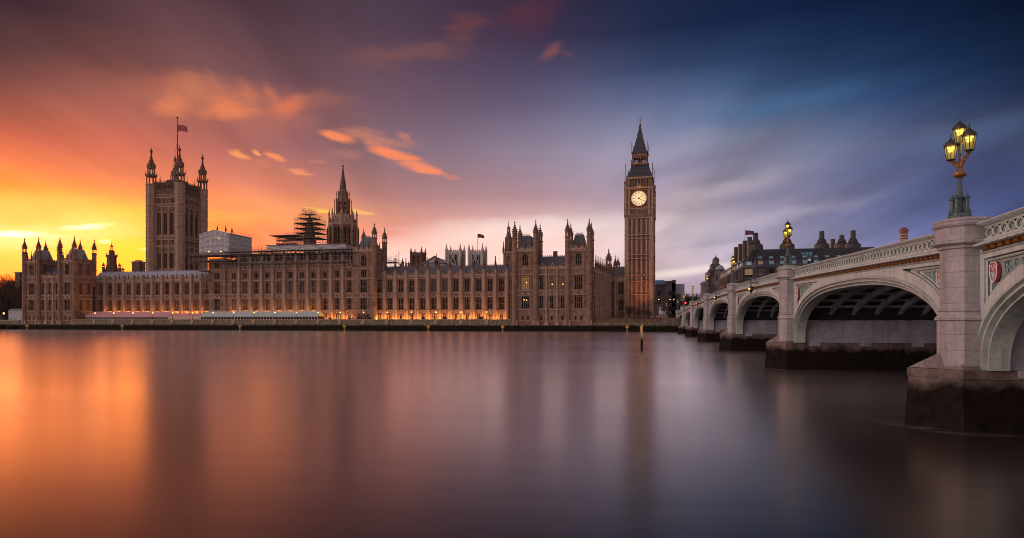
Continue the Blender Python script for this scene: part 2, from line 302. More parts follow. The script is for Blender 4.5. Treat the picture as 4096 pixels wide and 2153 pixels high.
# ------------------------------------------------------------------ mesh building
ORG = {}
class MB:
    def __init__(s, *mats, T=None): s.v = []; s.f = []; s.mi = []; s.mats = list(mats); s.m = 0; s.T = T
    def add(s, vs, fs):
        o = len(s.v)
        s.v += [tuple(s.T @ Vector(v)) for v in vs] if s.T else [tuple(v) for v in vs]
        for f in fs: s.f.append(tuple(i + o for i in f)); s.mi.append(s.m)
        return s
    def box(s, x0, x1, y0, y1, z0, z1):
        return s.add([(x0,y0,z0),(x1,y0,z0),(x1,y1,z0),(x0,y1,z0),(x0,y0,z1),(x1,y0,z1),(x1,y1,z1),(x0,y1,z1)],
              [(0,3,2,1),(4,5,6,7),(0,1,5,4),(1,2,6,5),(2,3,7,6),(3,0,4,7)])
    def prism(s, pts, z0, z1, tap=1.0, ctr=None):        # plan polygon, optionally tapering to the top
        n = len(pts); cx, cy = ctr or (sum(p[0] for p in pts) / n, sum(p[1] for p in pts) / n)
        vs = [(x, y, z0) for x, y in pts] + [(cx + (x - cx) * tap, cy + (y - cy) * tap, z1) for x, y in pts]
        return s.add(vs, [tuple(range(n - 1, -1, -1)), tuple(range(n, 2 * n))] + [(i, (i + 1) % n, n + (i + 1) % n, n + i) for i in range(n)])
    def yprism(s, pts, y0, y1):                          # elevation polygon (x,z) extruded in y
        n = len(pts)
        return s.add([(x, y0, z) for x, z in pts] + [(x, y1, z) for x, z in pts],
            [tuple(range(n)), tuple(range(2 * n - 1, n - 1, -1))] + [(i, n + i, n + (i + 1) % n, (i + 1) % n) for i in range(n)])
    def xprism(s, pts, x0, x1):                          # section polygon (y,z) extruded in x
        n = len(pts)
        return s.add([(x0, y, z) for y, z in pts] + [(x1, y, z) for y, z in pts],
            [tuple(range(n - 1, -1, -1)), tuple(range(n, 2 * n))] + [(i, (i + 1) % n, n + (i + 1) % n, n + i) for i in range(n)])
    def lathe(s, cx, cy, prof, n=8, rot=None, ry=1.0):
        rot = math.pi / n if rot is None else rot
        vs = []; fs = []
        for r, z in prof:
            for i in range(n):
                a = rot + 2 * math.pi * i / n; vs.append((cx + r * math.cos(a), cy + r * ry * math.sin(a), z))
        for k in range(len(prof) - 1):
            for i in range(n):
                j = (i + 1) % n; fs.append((k * n + i, k * n + j, (k + 1) * n + j, (k + 1) * n + i))
        fs.append(tuple(range(n - 1, -1, -1))); fs.append(tuple((len(prof) - 1) * n + i for i in range(n)))
        return s.add(vs, fs)
    def tube(s, a, b, r, n=4, r2=None):
        a = Vector(a); b = Vector(b); d = b - a
        if d.length < 1e-6: return s
        q = d.to_track_quat('Z', 'Y'); r2 = r if r2 is None else r2
        vs = [tuple(p + q @ Vector((rr * math.cos(2 * math.pi * i / n), rr * math.sin(2 * math.pi * i / n), 0))) for p, rr in ((a, r), (b, r2)) for i in range(n)]
        return s.add(vs, [(i, (i + 1) % n, n + (i + 1) % n, n + i) for i in range(n)] + [tuple(range(n - 1, -1, -1)), tuple(range(n, 2 * n))])
    def path(s, pts, r, n=4, closed=False):
        for i in range(len(pts) - (0 if closed else 1)): s.tube(pts[i], pts[(i + 1) % len(pts)], r, n)
        return s
    def ring(s, c, rx, rz, r, n=20, m=5, ax='X'):        # an elliptical tube standing in the plane across ax
        vs = []; fs = []
        for i in range(n):
            a = 2 * math.pi * i / n
            for j in range(m):
                b = 2 * math.pi * j / m; e = r * math.cos(b); h = r * math.sin(b)
                p, q = (rx + e) * math.cos(a), (rz + e) * math.sin(a)
                vs.append((c[0] + h, c[1] + p, c[2] + q) if ax == 'X' else (c[0] + p, c[1] + h, c[2] + q) if ax == 'Y' else (c[0] + p, c[1] + q, c[2] + h))
        for i in range(n):
            for j in range(m):
                fs.append((i * m + j, ((i + 1) % n) * m + j, ((i + 1) % n) * m + (j + 1) % m, i * m + (j + 1) % m))
        return s.add(vs, fs)
    def ball(s, c, r, n=8, k=6, sz=1.):
        return s.lathe(c[0], c[1], [(max(.001, r * math.sin(math.pi * i / k)), c[2] - r * sz * math.cos(math.pi * i / k)) for i in range(k + 1)], n)
    def mesh(s, name, org=(0, 0, 0)):
        me = bpy.data.meshes.new(name)
        me.from_pydata([(v[0] - org[0], v[1] - org[1], v[2] - org[2]) for v in s.v], [], s.f)
        for m in s.mats: me.materials.append(m)
        if len(s.mats) > 1: me.polygons.foreach_set('material_index', s.mi)
        me.update(); return me
    def build(s, name, parent=None, smooth=False, label=None, cat=None, group=None, kind=None, loc=None):
        org = ORG[parent] if parent is not None else (loc or (0, 0, 0))
        o = bpy.data.objects.new(name, s.mesh(name, org)); COL.objects.link(o)
        if parent is not None: o.parent = parent
        else: o.location = org
        ORG[o] = org
        if smooth:
            for p in o.data.polygons: p.use_smooth = True
        return tag(o, label, cat, group, kind)
def tag(o, label=None, cat=None, group=None, kind=None):
    for k, v in (('label', label), ('category', cat), ('group', group), ('kind', kind)):
        if v: o[k] = v
    return o
def thing(name, loc, label, cat, group=None, rz=0.):
    o = bpy.data.objects.new(name, None); COL.objects.link(o); o.location = loc; o.rotation_euler = (0, 0, rz); o.empty_display_size = .5
    ORG[o] = tuple(loc); return tag(o, label, cat, group)
def inst(me, name, parent, wloc, rz=0.):                 # another part sharing a mesh; wloc in the thing's unrotated frame
    o = bpy.data.objects.new(name, me); COL.objects.link(o); o.parent = parent
    g = ORG[parent]; o.location = (wloc[0] - g[0], wloc[1] - g[1], wloc[2] - g[2]); o.rotation_euler = (0, 0, rz); ORG[o] = tuple(wloc); return o
def dup(root, loc, label=None, rz=None):
    c = root.copy(); COL.objects.link(c); c.location = loc; ORG[c] = tuple(loc)
    if rz is not None: c.rotation_euler = (0, 0, rz)
    if label: c['label'] = label
    def rec(src, dst):
        for ch in list(src.children):
            k = ch.copy(); COL.objects.link(k); k.parent = dst; rec(ch, k)
    rec(root, c); return c
def light(name, loc, e, c, r=.2, kind='POINT', rot=None, spot=None, parent=None):
    l = bpy.data.lights.new(name, kind); l.energy = e; l.color = c
    if kind != 'AREA': l.shadow_soft_size = r
    if spot: l.spot_size = spot; l.spot_blend = .8
    o = bpy.data.objects.new(name, l); COL.objects.link(o); o.location = loc
    if parent is not None:
        g = ORG[parent]; o.parent = parent; o.location = (loc[0] - g[0], loc[1] - g[1], loc[2] - g[2])
    if rot: o.rotation_euler = rot
    return o
CACHE = {}
def cached(key, fn):
    if key not in CACHE: CACHE[key] = fn()
    return CACHE[key]

# ------------------------------------------------------------------ gothic kit (local frame: x along the wall, y into it, front at y=0)
def wall_grid(mb, x0, x1, z0, z1, ops, d=.45, back=None):
    xs = sorted({x0, x1, *[o[0] for o in ops], *[o[1] for o in ops]}); zs = sorted({z0, z1, *[o[2] for o in ops], *[o[3] for o in ops]})
    for i in range(len(xs) - 1):
        for j in range(len(zs) - 1):
            cx, cz = (xs[i] + xs[i + 1]) / 2, (zs[j] + zs[j + 1]) / 2
            if any(o[0] < cx < o[1] and o[2] < cz < o[3] for o in ops): continue
            mb.add([(xs[i], 0, zs[j]), (xs[i + 1], 0, zs[j]), (xs[i + 1], 0, zs[j + 1]), (xs[i], 0, zs[j + 1])], [(0, 1, 2, 3)])
    for a, b, c, e in ops:
        mb.add([(a, 0, c), (b, 0, c), (b, 0, e), (a, 0, e), (a, d, c), (b, d, c), (b, d, e), (a, d, e)], [(0, 4, 5, 1), (1, 5, 6, 2), (2, 6, 7, 3), (3, 7, 4, 0)])
    if back:
        mb.add([(x0, 0, z0), (x1, 0, z0), (x1, back, z0), (x0, back, z0), (x0, 0, z1), (x1, 0, z1), (x1, back, z1), (x0, back, z1)], [(3, 0, 4, 7), (1, 2, 6, 5), (2, 3, 7, 6), (4, 5, 6, 7)])
def window_mesh(w, h, lights=3, transoms=(.42,), arch=False, glass=None, label=True, mull=.15, spots=()):
    def mk():
        mb = MB(STONE, glass or GLASS, BULB); d = .42
        mb.m = 1
        if arch:
            ah = min(w * .62, h * .4); pts = [(-w / 2, 0), (w / 2, 0)]
            arc = [(w / 2 * (1 - (k / 6.) ** 1.9), h - ah + ah * (k / 6.)) for k in range(7)]
            pts += arc + [(-x, z) for x, z in reversed(arc[:-1])]
            mb.add([(x, d - .02, z) for x, z in pts], [tuple(range(len(pts)))])
            mb.m = 0
            for sg in (1, -1):
                cor = [(sg * x, z) for x, z in arc] + [(sg * w / 2, h)]
                mb.add([(x, .14, z) for x, z in cor], [tuple(range(len(cor)))])
            ps = [(x, -.08, z) for x, z in arc] + [(-x, -.08, z) for x, z in reversed(arc[:-1])]
            mb.path(ps, .11)
        else:
            mb.add([(-w / 2, d - .02, 0), (w / 2, d - .02, 0), (w / 2, d - .02, h), (-w / 2, d - .02, h)], [(0, 1, 2, 3)])
        mb.m = 0
        for i in range(lights + 1):
            x = -w / 2 + w * i / lights; e = mull / 2
            if i in (0, lights): mb.box(x - e, x + e, -.06, d - .03, 0, h if not arch else h - ah)
            else: mb.box(x - e, x + e, .16, d - .03, 0, h - (abs(2 * x / w)) ** 1.5 * (ah if arch else 0))
        for t in transoms: mb.box(-w / 2, w / 2, .18, d - .03, h * t - .09, h * t + .09)
        if not arch:
            mb.box(-w / 2, w / 2, .2, d - .03, h - .45, h - .3)
        if label: mb.box(-w / 2 - .22, w / 2 + .22, -.2, 0, h + .02, h + .22)
        mb.box(-w / 2 - .12, w / 2 + .12, -.14, .1, -.2, -.01)
        mb.m = 2
        for (x, z) in spots: mb.box(x - .22, x + .22, d - .16, d - .08, z - .16, z + .16)
        return mb.mesh('window')
    return cached(('win', w, h, lights, transoms, arch, glass.name if glass else '', label, mull, spots), mk)
def buttress_mesh(w, d, z0, steps, ztop, cap=True):
    def mk():
        mb = MB(STONE_L)
        # octagonal-fronted shaft with bands
        def sec(w, d): return [(-w / 2, .3), (-w / 2, -d * .55), (-w * .28, -d), (w * .28, -d), (w / 2, -d * .55), (w / 2, .3)]
        z = z0; ww, dd = w, d
        for zs in list(steps) + [ztop]:
            mb.prism(sec(ww, dd), z, zs - .28); mb.prism(sec(ww * 1.16, dd * 1.14), zs - .28, zs)
            z = zs; ww *= .96; dd *= .95
        return mb.mesh('buttress')
    return cached(('but', w, d, z0, tuple(steps), ztop), mk)
def pinnacle_mesh(r, hs, hp, m=None):
    def mk():
        mb = MB(m or STONE_D)
        mb.lathe(0, 0, [(r, -.4), (r, hs), (r * 1.35, hs + .05), (r * 1.35, hs + .25), (r * .9, hs + .3), (r * .5, hs + hp * .45), (r * .28, hs + hp * .8), (r * .5, hs + hp * .86), (r * .12, hs + hp)], 8)
        for k in range(3):
            z = hs + .3 + hp * (.12 + .18 * k); q = r * (.95 - .2 * k)
            mb.box(-q, q, -r * .12, r * .12, z, z + r * .35); mb.box(-r * .12, r * .12, -q, q, z, z + r * .35)
        return mb.mesh('pinnacle')
    return cached(('pin', r, hs, hp, (m or STONE_D).name), mk)
def turret(parent, x, y, r, z0, zg, zt, m=None, name='turret', open_h=.28):
    """octagonal turret: shaft z0..zg, open lantern stage, ogee cap and finial up to zt"""
    m = m or STONE; g = ORG[parent]; H = zt - zg
    mb = MB(m); k = 1 / math.cos(math.pi / 8)
    prof = [(r * k, z0)]
    z = z0
    while z + 4.2 < zg:
        z += 4.0; prof += [(r * k, z - .3), (r * k * 1.12, z - .25), (r * k * 1.12, z), (r * k * .99, z + .05)]
    prof += [(r * k * .98, zg - .4), (r * k * 1.22, zg - .2), (r * k * 1.22, zg + .1), (r * k * .8, zg + .15)]
    mb.lathe(x, y, prof, 8)
    zo = zg + .1; z1 = zg + H * open_h
    for i in range(8):                                   # posts of the lantern
        a = math.pi / 8 + i * math.pi / 4; px, py = x + r * .86 * math.cos(a), y + r * .86 * math.sin(a)
        mb.tube((px, py, zo), (px, py, z1), r * .17, 4)
    mb.lathe(x, y, [(r * .9, zo), (r * .9, zo + H * .05)], 8)
    mb.lathe(x, y, [(r * .95, z1 - H * .03), (r * 1.2, z1), (r * 1.2, z1 + H * .03), (r * .8, z1 + H * .04)], 8)
    t = mb.build(name, parent)
    c = MB(STONE_D)
    zc = z1 + H * .03; hc = zt - zc
    pf = [(r * .98, zc), (r * 1.0, zc + hc * .08), (r * .9, zc + hc * .2), (r * .62, zc + hc * .34), (r * .4, zc + hc * .46), (r * .3, zc + hc * .5), (r * .44, zc + hc * .53), (r * .44, zc + hc * .56), (r * .24, zc + hc * .6), (r * .16, zc + hc * .72), (r * .3, zc + hc * .75), (r * .3, zc + hc * .79), (r * .1, zc + hc * .83), (r * .05, zc + hc)]
    c.lathe(x, y, pf, 8)
    for i in range(8):                                   # crockets round the cap
        a = math.pi / 8 + i * math.pi / 4
        for rr, zz in ((1.12, .06), (.98, .22), (.58, .38)):
            q = r * rr; c.tube((x + q * math.cos(a), y + q * math.sin(a), zc + hc * zz - .12), (x + q * 1.14 * math.cos(a), y + q * 1.14 * math.sin(a), zc + hc * zz + r * .36), r * .1, 4)
    c.build('spire', t)
    return t
def parapet_mesh(mb, x0, x1, y0, z0, z1, step=1.0, th=.4):
    zm = z0 + (z1 - z0) * .55
    mb.box(x0, x1, y0, y0 + th, z0, zm); mb.box(x0, x1, y0 - .1, y0, z0, z0 + .25)
    n = max(1, int((x1 - x0) / step)); st = (x1 - x0) / n
    for i in range(n): mb.box(x0 + st * (i + .22), x0 + st * (i + .78), y0, y0 + th, zm, z1)
def roof_mesh(mb, x0, x1, y0, y1, z0, z1, crest=True, yr=None):
    ym = (y0 + y1) / 2 if yr is None else yr
    mb.xprism([(y0, z0), (y1, z0), (ym + .15, z1), (ym - .15, z1)], x0, x1)
    if crest:
        n = int((x1 - x0) / .8)
        for i in range(n): x = x0 + (x1 - x0) * (i + .5) / n; mb.box(x - .09, x + .09, ym - .06, ym + .06, z1 - .02, z1 + .55)
        mb.box(x0, x1, ym - .05, ym + .05, z1 + .2, z1 + .28)

# common levels of the river front
ZG, ZS1, ZW1, ZS2, ZS3, ZW2, ZS4, ZPT = 3.7, 8.45, 8.95, 14.0, 15.75, 16.2, 21.9, 23.9
def wall_strip(root, T, x0, x1, wx, bx, ops_rows, strings, zb, zt, bsteps, btop, bw=1.5, bd=1.0, back=8., pin=None, ribs=True, frieze=((14.15, 15.4),), par=None, stone=None, glassf=None):
    """one length of gothic wall. ops_rows: (z0, h, w, lights, transoms, arch, xs or None)"""
    ang = math.atan2(T[1][0], T[0][0])
    ops = []
    for (z0, h, w, li, tr, ar, xs) in ops_rows:
        for x in (xs if xs is not None else wx): ops.append((x - w / 2, x + w / 2, z0, z0 + h))
    mb = MB(stone or STONE, T=T); wall_grid(mb, x0, x1, zb, zt, ops, back=back); wl = mb.build('wall', root)
    for ri, (z0, h, w, li, tr, ar, xs) in enumerate(ops_rows):
        for wi, x in enumerate(xs if xs is not None else wx):
            gl = glassf(ri, wi) if glassf else None
            sp = ()
            if isinstance(gl, tuple): gl, sp = gl
            p = T @ Vector((x, 0, z0)); inst(window_mesh(w, h, li, tr, ar, gl, spots=sp), 'window', root, p, ang)
    if ribs:
        mb = MB(STONE_L, STONE_D, T=T)
        for x in wx:
            wm = max([r[2] for r in ops_rows if r[6] is None] or [1.5])
            for sg in (-1, 1):
                mb.m = 0; mb.box(x + sg * (wm / 2 + .55) - .08, x + sg * (wm / 2 + .55) + .08, -.16, 0, ZS1 if zb < ZS1 else zb, zt - .4)
                mb.m = 1
                for zz in (ZW1 + 1.6, ZW2 + 1.9):          # niche heads beside the windows
                    if zb < zz < zt - 3: mb.box(x + sg * (wm / 2 + .95) - .22, x + sg * (wm / 2 + .95) + .22, -.1, 0, zz, zz + 1.5)
        for (za_, zb_) in frieze:
            for x in wx:
                mb.m = 0
                for k in range(-2, 3): mb.box(x + k * .72 - .27, x + k * .72 + .27, -.09, 0, za_ + .12, zb_ - .05)
                mb.m = 1
                mb.box(x - .35, x + .35, -.2, -.09, za_ + .3, zb_ - .2)
        mb.build('panelling', root)
    for z in strings:
        MB(STONE_L, T=T).box(x0, x1, -.32, 0, z - .2, z + .12).build('string_course', root)
    bm = buttress_mesh(bw, bd, zb - .01, [z for z in bsteps], btop)
    for x in bx:
        p = T @ Vector((x, 0, 0)); b = inst(bm, 'buttress', root, p, ang)
        if pin:
            k = inst(pinnacle_mesh(*pin), 'pinnacle', b, p, 0); k.location = (0, -bd * .4, btop)
    if par:
        mb = MB(STONE_L, T=T); parapet_mesh(mb, x0, x1, -.12, par[0], par[1]); mb.build('parapet', root)
    return wl
def TR(x, y, a=0.): return Matrix.Translation((x, y, 0)) @ Matrix.Rotation(a, 4, 'Z')

# ------------------------------------------------------------------ river, land
def water_mat():
    m = bpy.data.materials.new('river_water'); m.use_nodes = True; t = m.node_tree; N = t.nodes; L = t.links; N.remove(N['Principled BSDF'])
    geo = N.new('ShaderNodeNewGeometry')
    def nz(sc, s, d=3):
        mp = N.new('ShaderNodeMapping'); mp.inputs['Scale'].default_value = sc; mp.inputs['Rotation'].default_value = (0, 0, .2); L.new(geo.outputs['Position'], mp.inputs[0])
        n = N.new('ShaderNodeTexNoise'); n.inputs['Scale'].default_value = s; n.inputs['Detail'].default_value = d; L.new(mp.outputs[0], n.inputs['Vector']); return n.outputs['Fac']
    gl = N.new('ShaderNodeBsdfGlossy'); gl.distribution = 'MULTI_GGX'; gl.inputs['Color'].default_value = (1, .93, .90, 1)
    mr = N.new('ShaderNodeMapRange'); mr.inputs['From Min'].default_value = .3; mr.inputs['From Max'].default_value = .7; mr.inputs['To Min'].default_value = .20; mr.inputs['To Max'].default_value = .26
    L.new(nz((.012, .05, 1), 1, 4), mr.inputs['Value']); L.new(mr.outputs[0], gl.inputs['Roughness'])
    bp = N.new('ShaderNodeBump'); bp.inputs['Strength'].default_value = .02; bp.inputs['Distance'].default_value = .5; L.new(nz((.05, .5, 1), 1, 4), bp.inputs['Height']); L.new(bp.outputs[0], gl.inputs['Normal'])
    di = N.new('ShaderNodeBsdfDiffuse'); di.inputs['Color'].default_value = (.0075, .0036, .0026, 1)     # silt below the surface
    fr = N.new('ShaderNodeFresnel'); fr.inputs['IOR'].default_value = 1.36
    pw = N.new('ShaderNodeMath'); pw.operation = 'POWER'; L.new(fr.outputs[0], pw.inputs[0]); pw.inputs[1].default_value = 1.15
    ml = N.new('ShaderNodeMath'); ml.operation = 'MULTIPLY'; ml.use_clamp = True; L.new(pw.outputs[0], ml.inputs[0]); ml.inputs[1].default_value = 1.95
    mx = N.new('ShaderNodeMixShader'); L.new(ml.outputs[0], mx.inputs[0]); L.new(di.outputs[0], mx.inputs[1]); L.new(gl.outputs[0], mx.inputs[2]); L.new(mx.outputs[0], N['Material Output'].inputs[0])
    return m
MB(water_mat()).add([(-4000, -80, 0), (4000, -80, 0), (4000, 237, 0), (-4000, 237, 0)], [(0, 1, 2, 3)]).build('river', kind='structure')
MB(PAVE).add([(-6000, 238, ZG), (6000, 238, ZG), (6000, 9000, ZG), (-6000, 9000, ZG), (-6000, 238, -2), (6000, 238, -2)], [(0, 1, 2, 3), (0, 4, 5, 1)]).build('ground', kind='structure')

# ------------------------------------------------------------------ river walls
YR = 236.0
LAMP_PX = [380, 455, 532, 611, 690.5, 770.7, 853, 934.5, 1017, 1100, 1186, 1273, 1361, 1454, 1549, 1646, 1744, 1844.5, 1946.6]
XS0, XS1 = xa(88, 237), xa(300, 237)                    # pavilion at the upstream end
XN0, XN1 = xa(2047, 237), xa(2366, 237)                 # pavilion at the bridge end
rw = thing('river_wall', ((XS1 + XN0) / 2, YR, 0), 'long stone river wall of the palace terrace, weedy and dark along the waterline', 'wall')
MB(RWALL).box(XS0 - .6, XN1 + .6, YR, 238.5, -2, 2.5).build('footing', rw)
MB(RWALL).box(XS1 + .3, XN0 - .3, YR + .25, YR + .9, 2.5, 4.45).build('terrace_parapet', rw)
MB(STONE_L).box(XS1 + .3, XN0 - .3, YR + .1, YR + 1.05, 4.45, 4.66).build('coping', rw)
for p in LAMP_PX:
    x = xa(p, YR + .6)
    MB(STONE_L).box(x - .75, x + .75, YR + .02, YR + 1.1, 2.2, 4.75).lathe(x, YR + .1, [(.5, 2.3), (.75, 2.7), (.75, 3.0)], 8).build('pedestal', rw)
MB(PAVE).add([(XS1, YR + .9, 3.75), (XN0, YR + .9, 3.75), (XN0, 252, 3.75), (XS1, 252, 3.75)], [(0, 1, 2, 3)]).build('terrace', kind='structure')
gw = thing('river_wall', (XS0 - 30, YR, 0), 'pale low garden wall along the river beside the grey blue hut', 'wall')
MB(RWALL).box(-520, XS0 - .7, YR + .5, 239, -2, 4.0).build('footing', gw)
MB(STONE_L).box(-520, XS0 - .7, YR + .3, 239, 4.0, 4.42).build('coping', gw)
mb = MB(RWALL)
for k in range(12): mb.ball((XS0 - 3 - k * 7 - random.random() * 3, YR - .3 - random.random(), .5), 1.6 + random.random(), 7, 5, .7)
mb.build('toe_stones', gw)
ew = thing('river_wall', (-4, YR, 0), 'dark river wall between the palace corner and the bridge', 'wall')
MB(RWALL).box(XN1 + .7, 13, YR + .4, 239, -2, 3.4).build('footing', ew)
MB(STONE_D).box(XN1 + .7, 13, YR + 1.5, 239.2, 3.4, 5.0).build('parapet', ew)
MB(STONE_D).box(XN1 + .7, 13, YR + 1.3, 239.4, 5.0, 5.2).build('coping', ew)
mb = MB(LAMP_D)
for k in range(60): x = XN1 + 1 + k * .5; mb.box(x - .03, x + .03, 238.3, 238.36, 5.2, 6.1)
mb.box(XN1 + 1, XN1 + 30.6, 238.31, 238.35, 6.0, 6.08); mb.build('railing', ew)

# ------------------------------------------------------------------ palace
ROW_LO = (ZW1, 4.75, 2.05, 3, (.44,), False, None); ROW_HI = (ZW2, 5.15, 2.05, 3, (.44,), False, None)
def ground_row(xs=None): return (4.3, 2.5, 1.35, 2, (), False, xs)
STR5 = [ZS1, ZS2, ZS3, ZS4]
TENTS = (xa(330, 242), xa(1272, 242))
def flood(root, xs, y, z=4.6, e=70, c=(1, .40, .08), lens=True):
    y0_, z0_, e0_ = y, z, e
    for x in xs:
        y, z, e = y0_, z0_, e0_
        if TENTS[0] < x < TENTS[1]: y, z, e = y0_ + .7, 7.3, e0_ * .55      # on brackets above the awnings
        mb = MB(LAMP_D, GLOW_SOFT); mb.box(x - .22, x + .22, y - .2, y + .2, z - .55, z - .25); mb.m = 1; mb.box(x - .18, x + .18, y - .16, y + .16, z - .249, z - .2)
        mb.build('floodlight', root)
        light('floodlight_beam', (x, y, z), e, c, .12, parent=root)

def dormers(root, xs, y, z0, T=None):
    for x in xs:
        mb = MB(LEAD); mb.yprism([(x - .55, z0), (x + .55, z0), (x + .55, z0 + .8), (x, z0 + 1.5), (x - .55, z0 + .8)], y, y + 2.4); d = mb.build('dormer', root)
        MB(GLASS).box(x - .3, x + .3, y - .02, y, z0 + .1, z0 + .75).build('vent', d)

def wing(label, x0, x1, wx, bx, y, seed, roofm, amber=(), grey=(), pin=(.55, 1.4, 4.0), floods=(), ridge=27.4):
    r = thing('palace_wing', ((x0 + x1) / 2, y, ZG), label, 'building', 'wings of the gothic palace')
    T = TR(0, y)
    def gf(ri, wi):
        if ri == 1 and wi in amber: return GLASS_A
        if ri == 2 and wi in grey: return GLASS_G
        return GLASS
    wall_strip(r, T, x0, x1, wx, bx, [ground_row(), ROW_LO, ROW_HI], STR5, ZG, 22.3, STR5 + [ZPT], 25.2, 1.55, 1.15, back=14, pin=pin, par=(22.3, 24.1), glassf=gf)
    mb = MB(roofm); roof_mesh(mb, x0, x1, y + 1.4, y + 14, 22.4, ridge, yr=y + 6.5); mb.build('roof', r)
    dormers(r, wx, y + 2.2, 23.6)
    for x in wx: inst(pinnacle_mesh(.26, .4, 1.7), 'pinnacle', r, (x, y - .1, 24.0))
    flood(r, [x for i, x in enumerate(wx) if i in floods], y - 1.7, e=900)
    return r
def lin(a, b, n): return [a + (b - a) * i / (n - 1) for i in range(n)]
# upstream wing (12 bays)
wxS = lin(xa(403.3, 248), xa(827.4, 248), 12); sp = (wxS[1] - wxS[0])
wing('plain twelve bay palace wing behind the pink awning, with a pale lead roof', XS1 - 4, wxS[-1] + sp * .5, wxS, [x + sp / 2 for x in wxS[:-1]], 248, 1, LEAD, amber=range(1, 11), floods=range(1, 12), pin=None)
wxN = lin(xa(1518, 248), xa(2006, 248), 12); sp = wxN[1] - wxN[0]
wing('twelve bay palace wing with blue slate roof and floodlit ground floor', xa(1500, 248), XN0 + 3, wxN, [x + sp / 2 for x in wxN[:-1]] + [wxN[-1] + sp * .5], 248, 2, SLATE, grey=(4, 5, 6), floods=range(0, 12))
# centre block (13 bays between two towers)
CX0, CX1, CX2, CX3 = xa(839, 247), xa(905, 247), xa(1414, 247), xa(1500, 247)
wxC = lin(xa(936, 247), xa(1397, 247), 11); sp = wxC[1] - wxC[0]
cb = thing('palace_wing', ((CX1 + CX2) / 2, 247, ZG), 'taller eleven bay central palace block under scaffolding behind the teal awning', 'building', 'wings of the gothic palace')
def gfc(ri, wi):
    if ri == 1: return GLASS_A if wi < 8 else GLASS
    if ri == 2: return GLASS_G if wi in (0, 1, 4, 5, 6, 7, 8) else GLASS
    return GLASS
wall_strip(cb, TR(0, 247), CX1, CX2, wxC, [x + sp / 2 for x in wxC[:-1]], [ground_row(), ROW_LO, ROW_HI, (22.8, 2.6, 2.0, 3, (), False, None)], STR5 + [26.8], ZG, 29.0, STR5 + [26.8], 33.2, 1.55, 1.15, back=16, pin=(.4, .4, 1.6), frieze=((14.15, 15.4), (27.1, 28.5)), par=(29.0, 30.4), glassf=gfc)
mb = MB(SLATE); roof_mesh(mb, CX1, CX2, 249, 263, 29.2, 34.0, crest=False); mb.build('roof', cb)
flood(cb, wxC, 245.3, e=900)

def tower(label, x0, x1, y0, y1, rows, ztop, zpar, turrets, zg, zt, win_top, zbase=2.45, base_feet=True, roofz=None, roofm=None, sides=True, mids=True, strings=None, tr=.95, front_ws=1, glassf=None, name='palace_tower', group='towers of the gothic palace', side_wx=None, T2=None, floods=False):
    """four-square river tower with octagonal corner turrets"""
    r = thing(name, ((x0 + x1) / 2, y0, zbase), label, 'tower', group)
    xm = (x0 + x1) / 2; strings = strings or STR5 + [24.1]
    wins = rows + ([win_top] if win_top else [])
    wall_strip(r, TR(0, y0), x0, x1, [xm], [], wins, strings, zbase, ztop, [], 0, back=None, ribs=True, glassf=glassf)
    L = y1 - y0; swx = side_wx or [L * .3, L * .7]
    srows = [(z, h, 1.5, 3, t, a, None) for (z, h, w, l, t, a, xs) in wins if z > 8]
    if sides:
        wall_strip(r, TR(x1, y0, math.pi / 2), 0, L, swx, [], srows, strings, zbase, ztop, [], 0, back=None, ribs=False, frieze=())
    mb = MB(STONE); mb.box(x0 + .02, x0 + .5, y0 + .02, y1, zbase, ztop); mb.box(x0, x1, y1 - .5, y1, zbase, ztop); mb.box(x0 + .3, x1 - .3, y0 + .5, y1 - .3, zbase, zbase + .5); mb.box(x0 + .4, x1 - .4, y0 + .55, y1 - .55, ztop - .6, ztop - .2); mb.build('rear_wall', r)
    for z in (ztop - .5, ztop):
        mb = MB(STONE_L); mb.box(x0 - .3, x1 + .3, y0 - .35, y1 + .3, z - .18, z + .14); mb.build('cornice', r)
    mb = MB(STONE_L); parapet_mesh(mb, x0, x1, y0 - .05, ztop + .14, zpar, .9)
    n = int(L / .9)
    mb.box(x1 - .4, x1, y0, y1, ztop + .14, ztop + .14 + (zpar - ztop) * .5); mb.box(x0, x0 + .4, y0, y1, ztop + .14, ztop + .14 + (zpar - ztop) * .5)
    for i in range(n): yy = y0 + L * (i + .25) / n; mb.box(x1 - .4, x1, yy, yy + .5, ztop + .1, zpar)
    mb.build('parapet', r)
    rz = roofz or ztop + (zt - ztop) * .5
    if rz > ztop + 1:
        mb = MB(roofm or SLATE); mb.prism([(x0 + 1.2, y0 + 1.2), (x1 - 1.2, y0 + 1.2), (x1 - 1.2, y1 - 1.2), (x0 + 1.2, y1 - 1.2)], ztop, rz, .55)
        for i in range(9): x = xm + (x1 - x0) * .3 * (i / 8 - .5); mb.box(x - .07, x + .07, y0 + L * .3, y0 + L * .3 + .1, rz, rz + .7)
        mb.box(xm - (x1 - x0) * .16, xm + (x1 - x0) * .16, y0 + L * .3, y0 + L * .3 + .08, rz + .35, rz + .42)
        mb.build('roof', r)
        if mids:
            for (x, y) in ((xm, y0 - .1), (x1 - .1, y0 + L / 2), (xm - 2.2, y0), (xm + 2.2, y0)):
                inst(pinnacle_mesh(.3, 1.2, 2.2 if x != xm else 3.0), 'pinnacle', r, (x, y, zpar - .6))
    for (tx, ty, dzz) in turrets: turret(r, tx, ty, tr, zbase if ty < y0 + 2 else 20, zg - dzz, zt - dzz)
    if base_feet:
        for tx in (x0, x1):
            MB(STONE_L).prism([(tx - 1.3, y0 - .9), (tx + 1.3, y0 - .9), (tx + 1.3, y0 + .5), (tx - 1.3, y0 + .5)], 2.4, 4.4, .72).build('plinth', r)
    return r
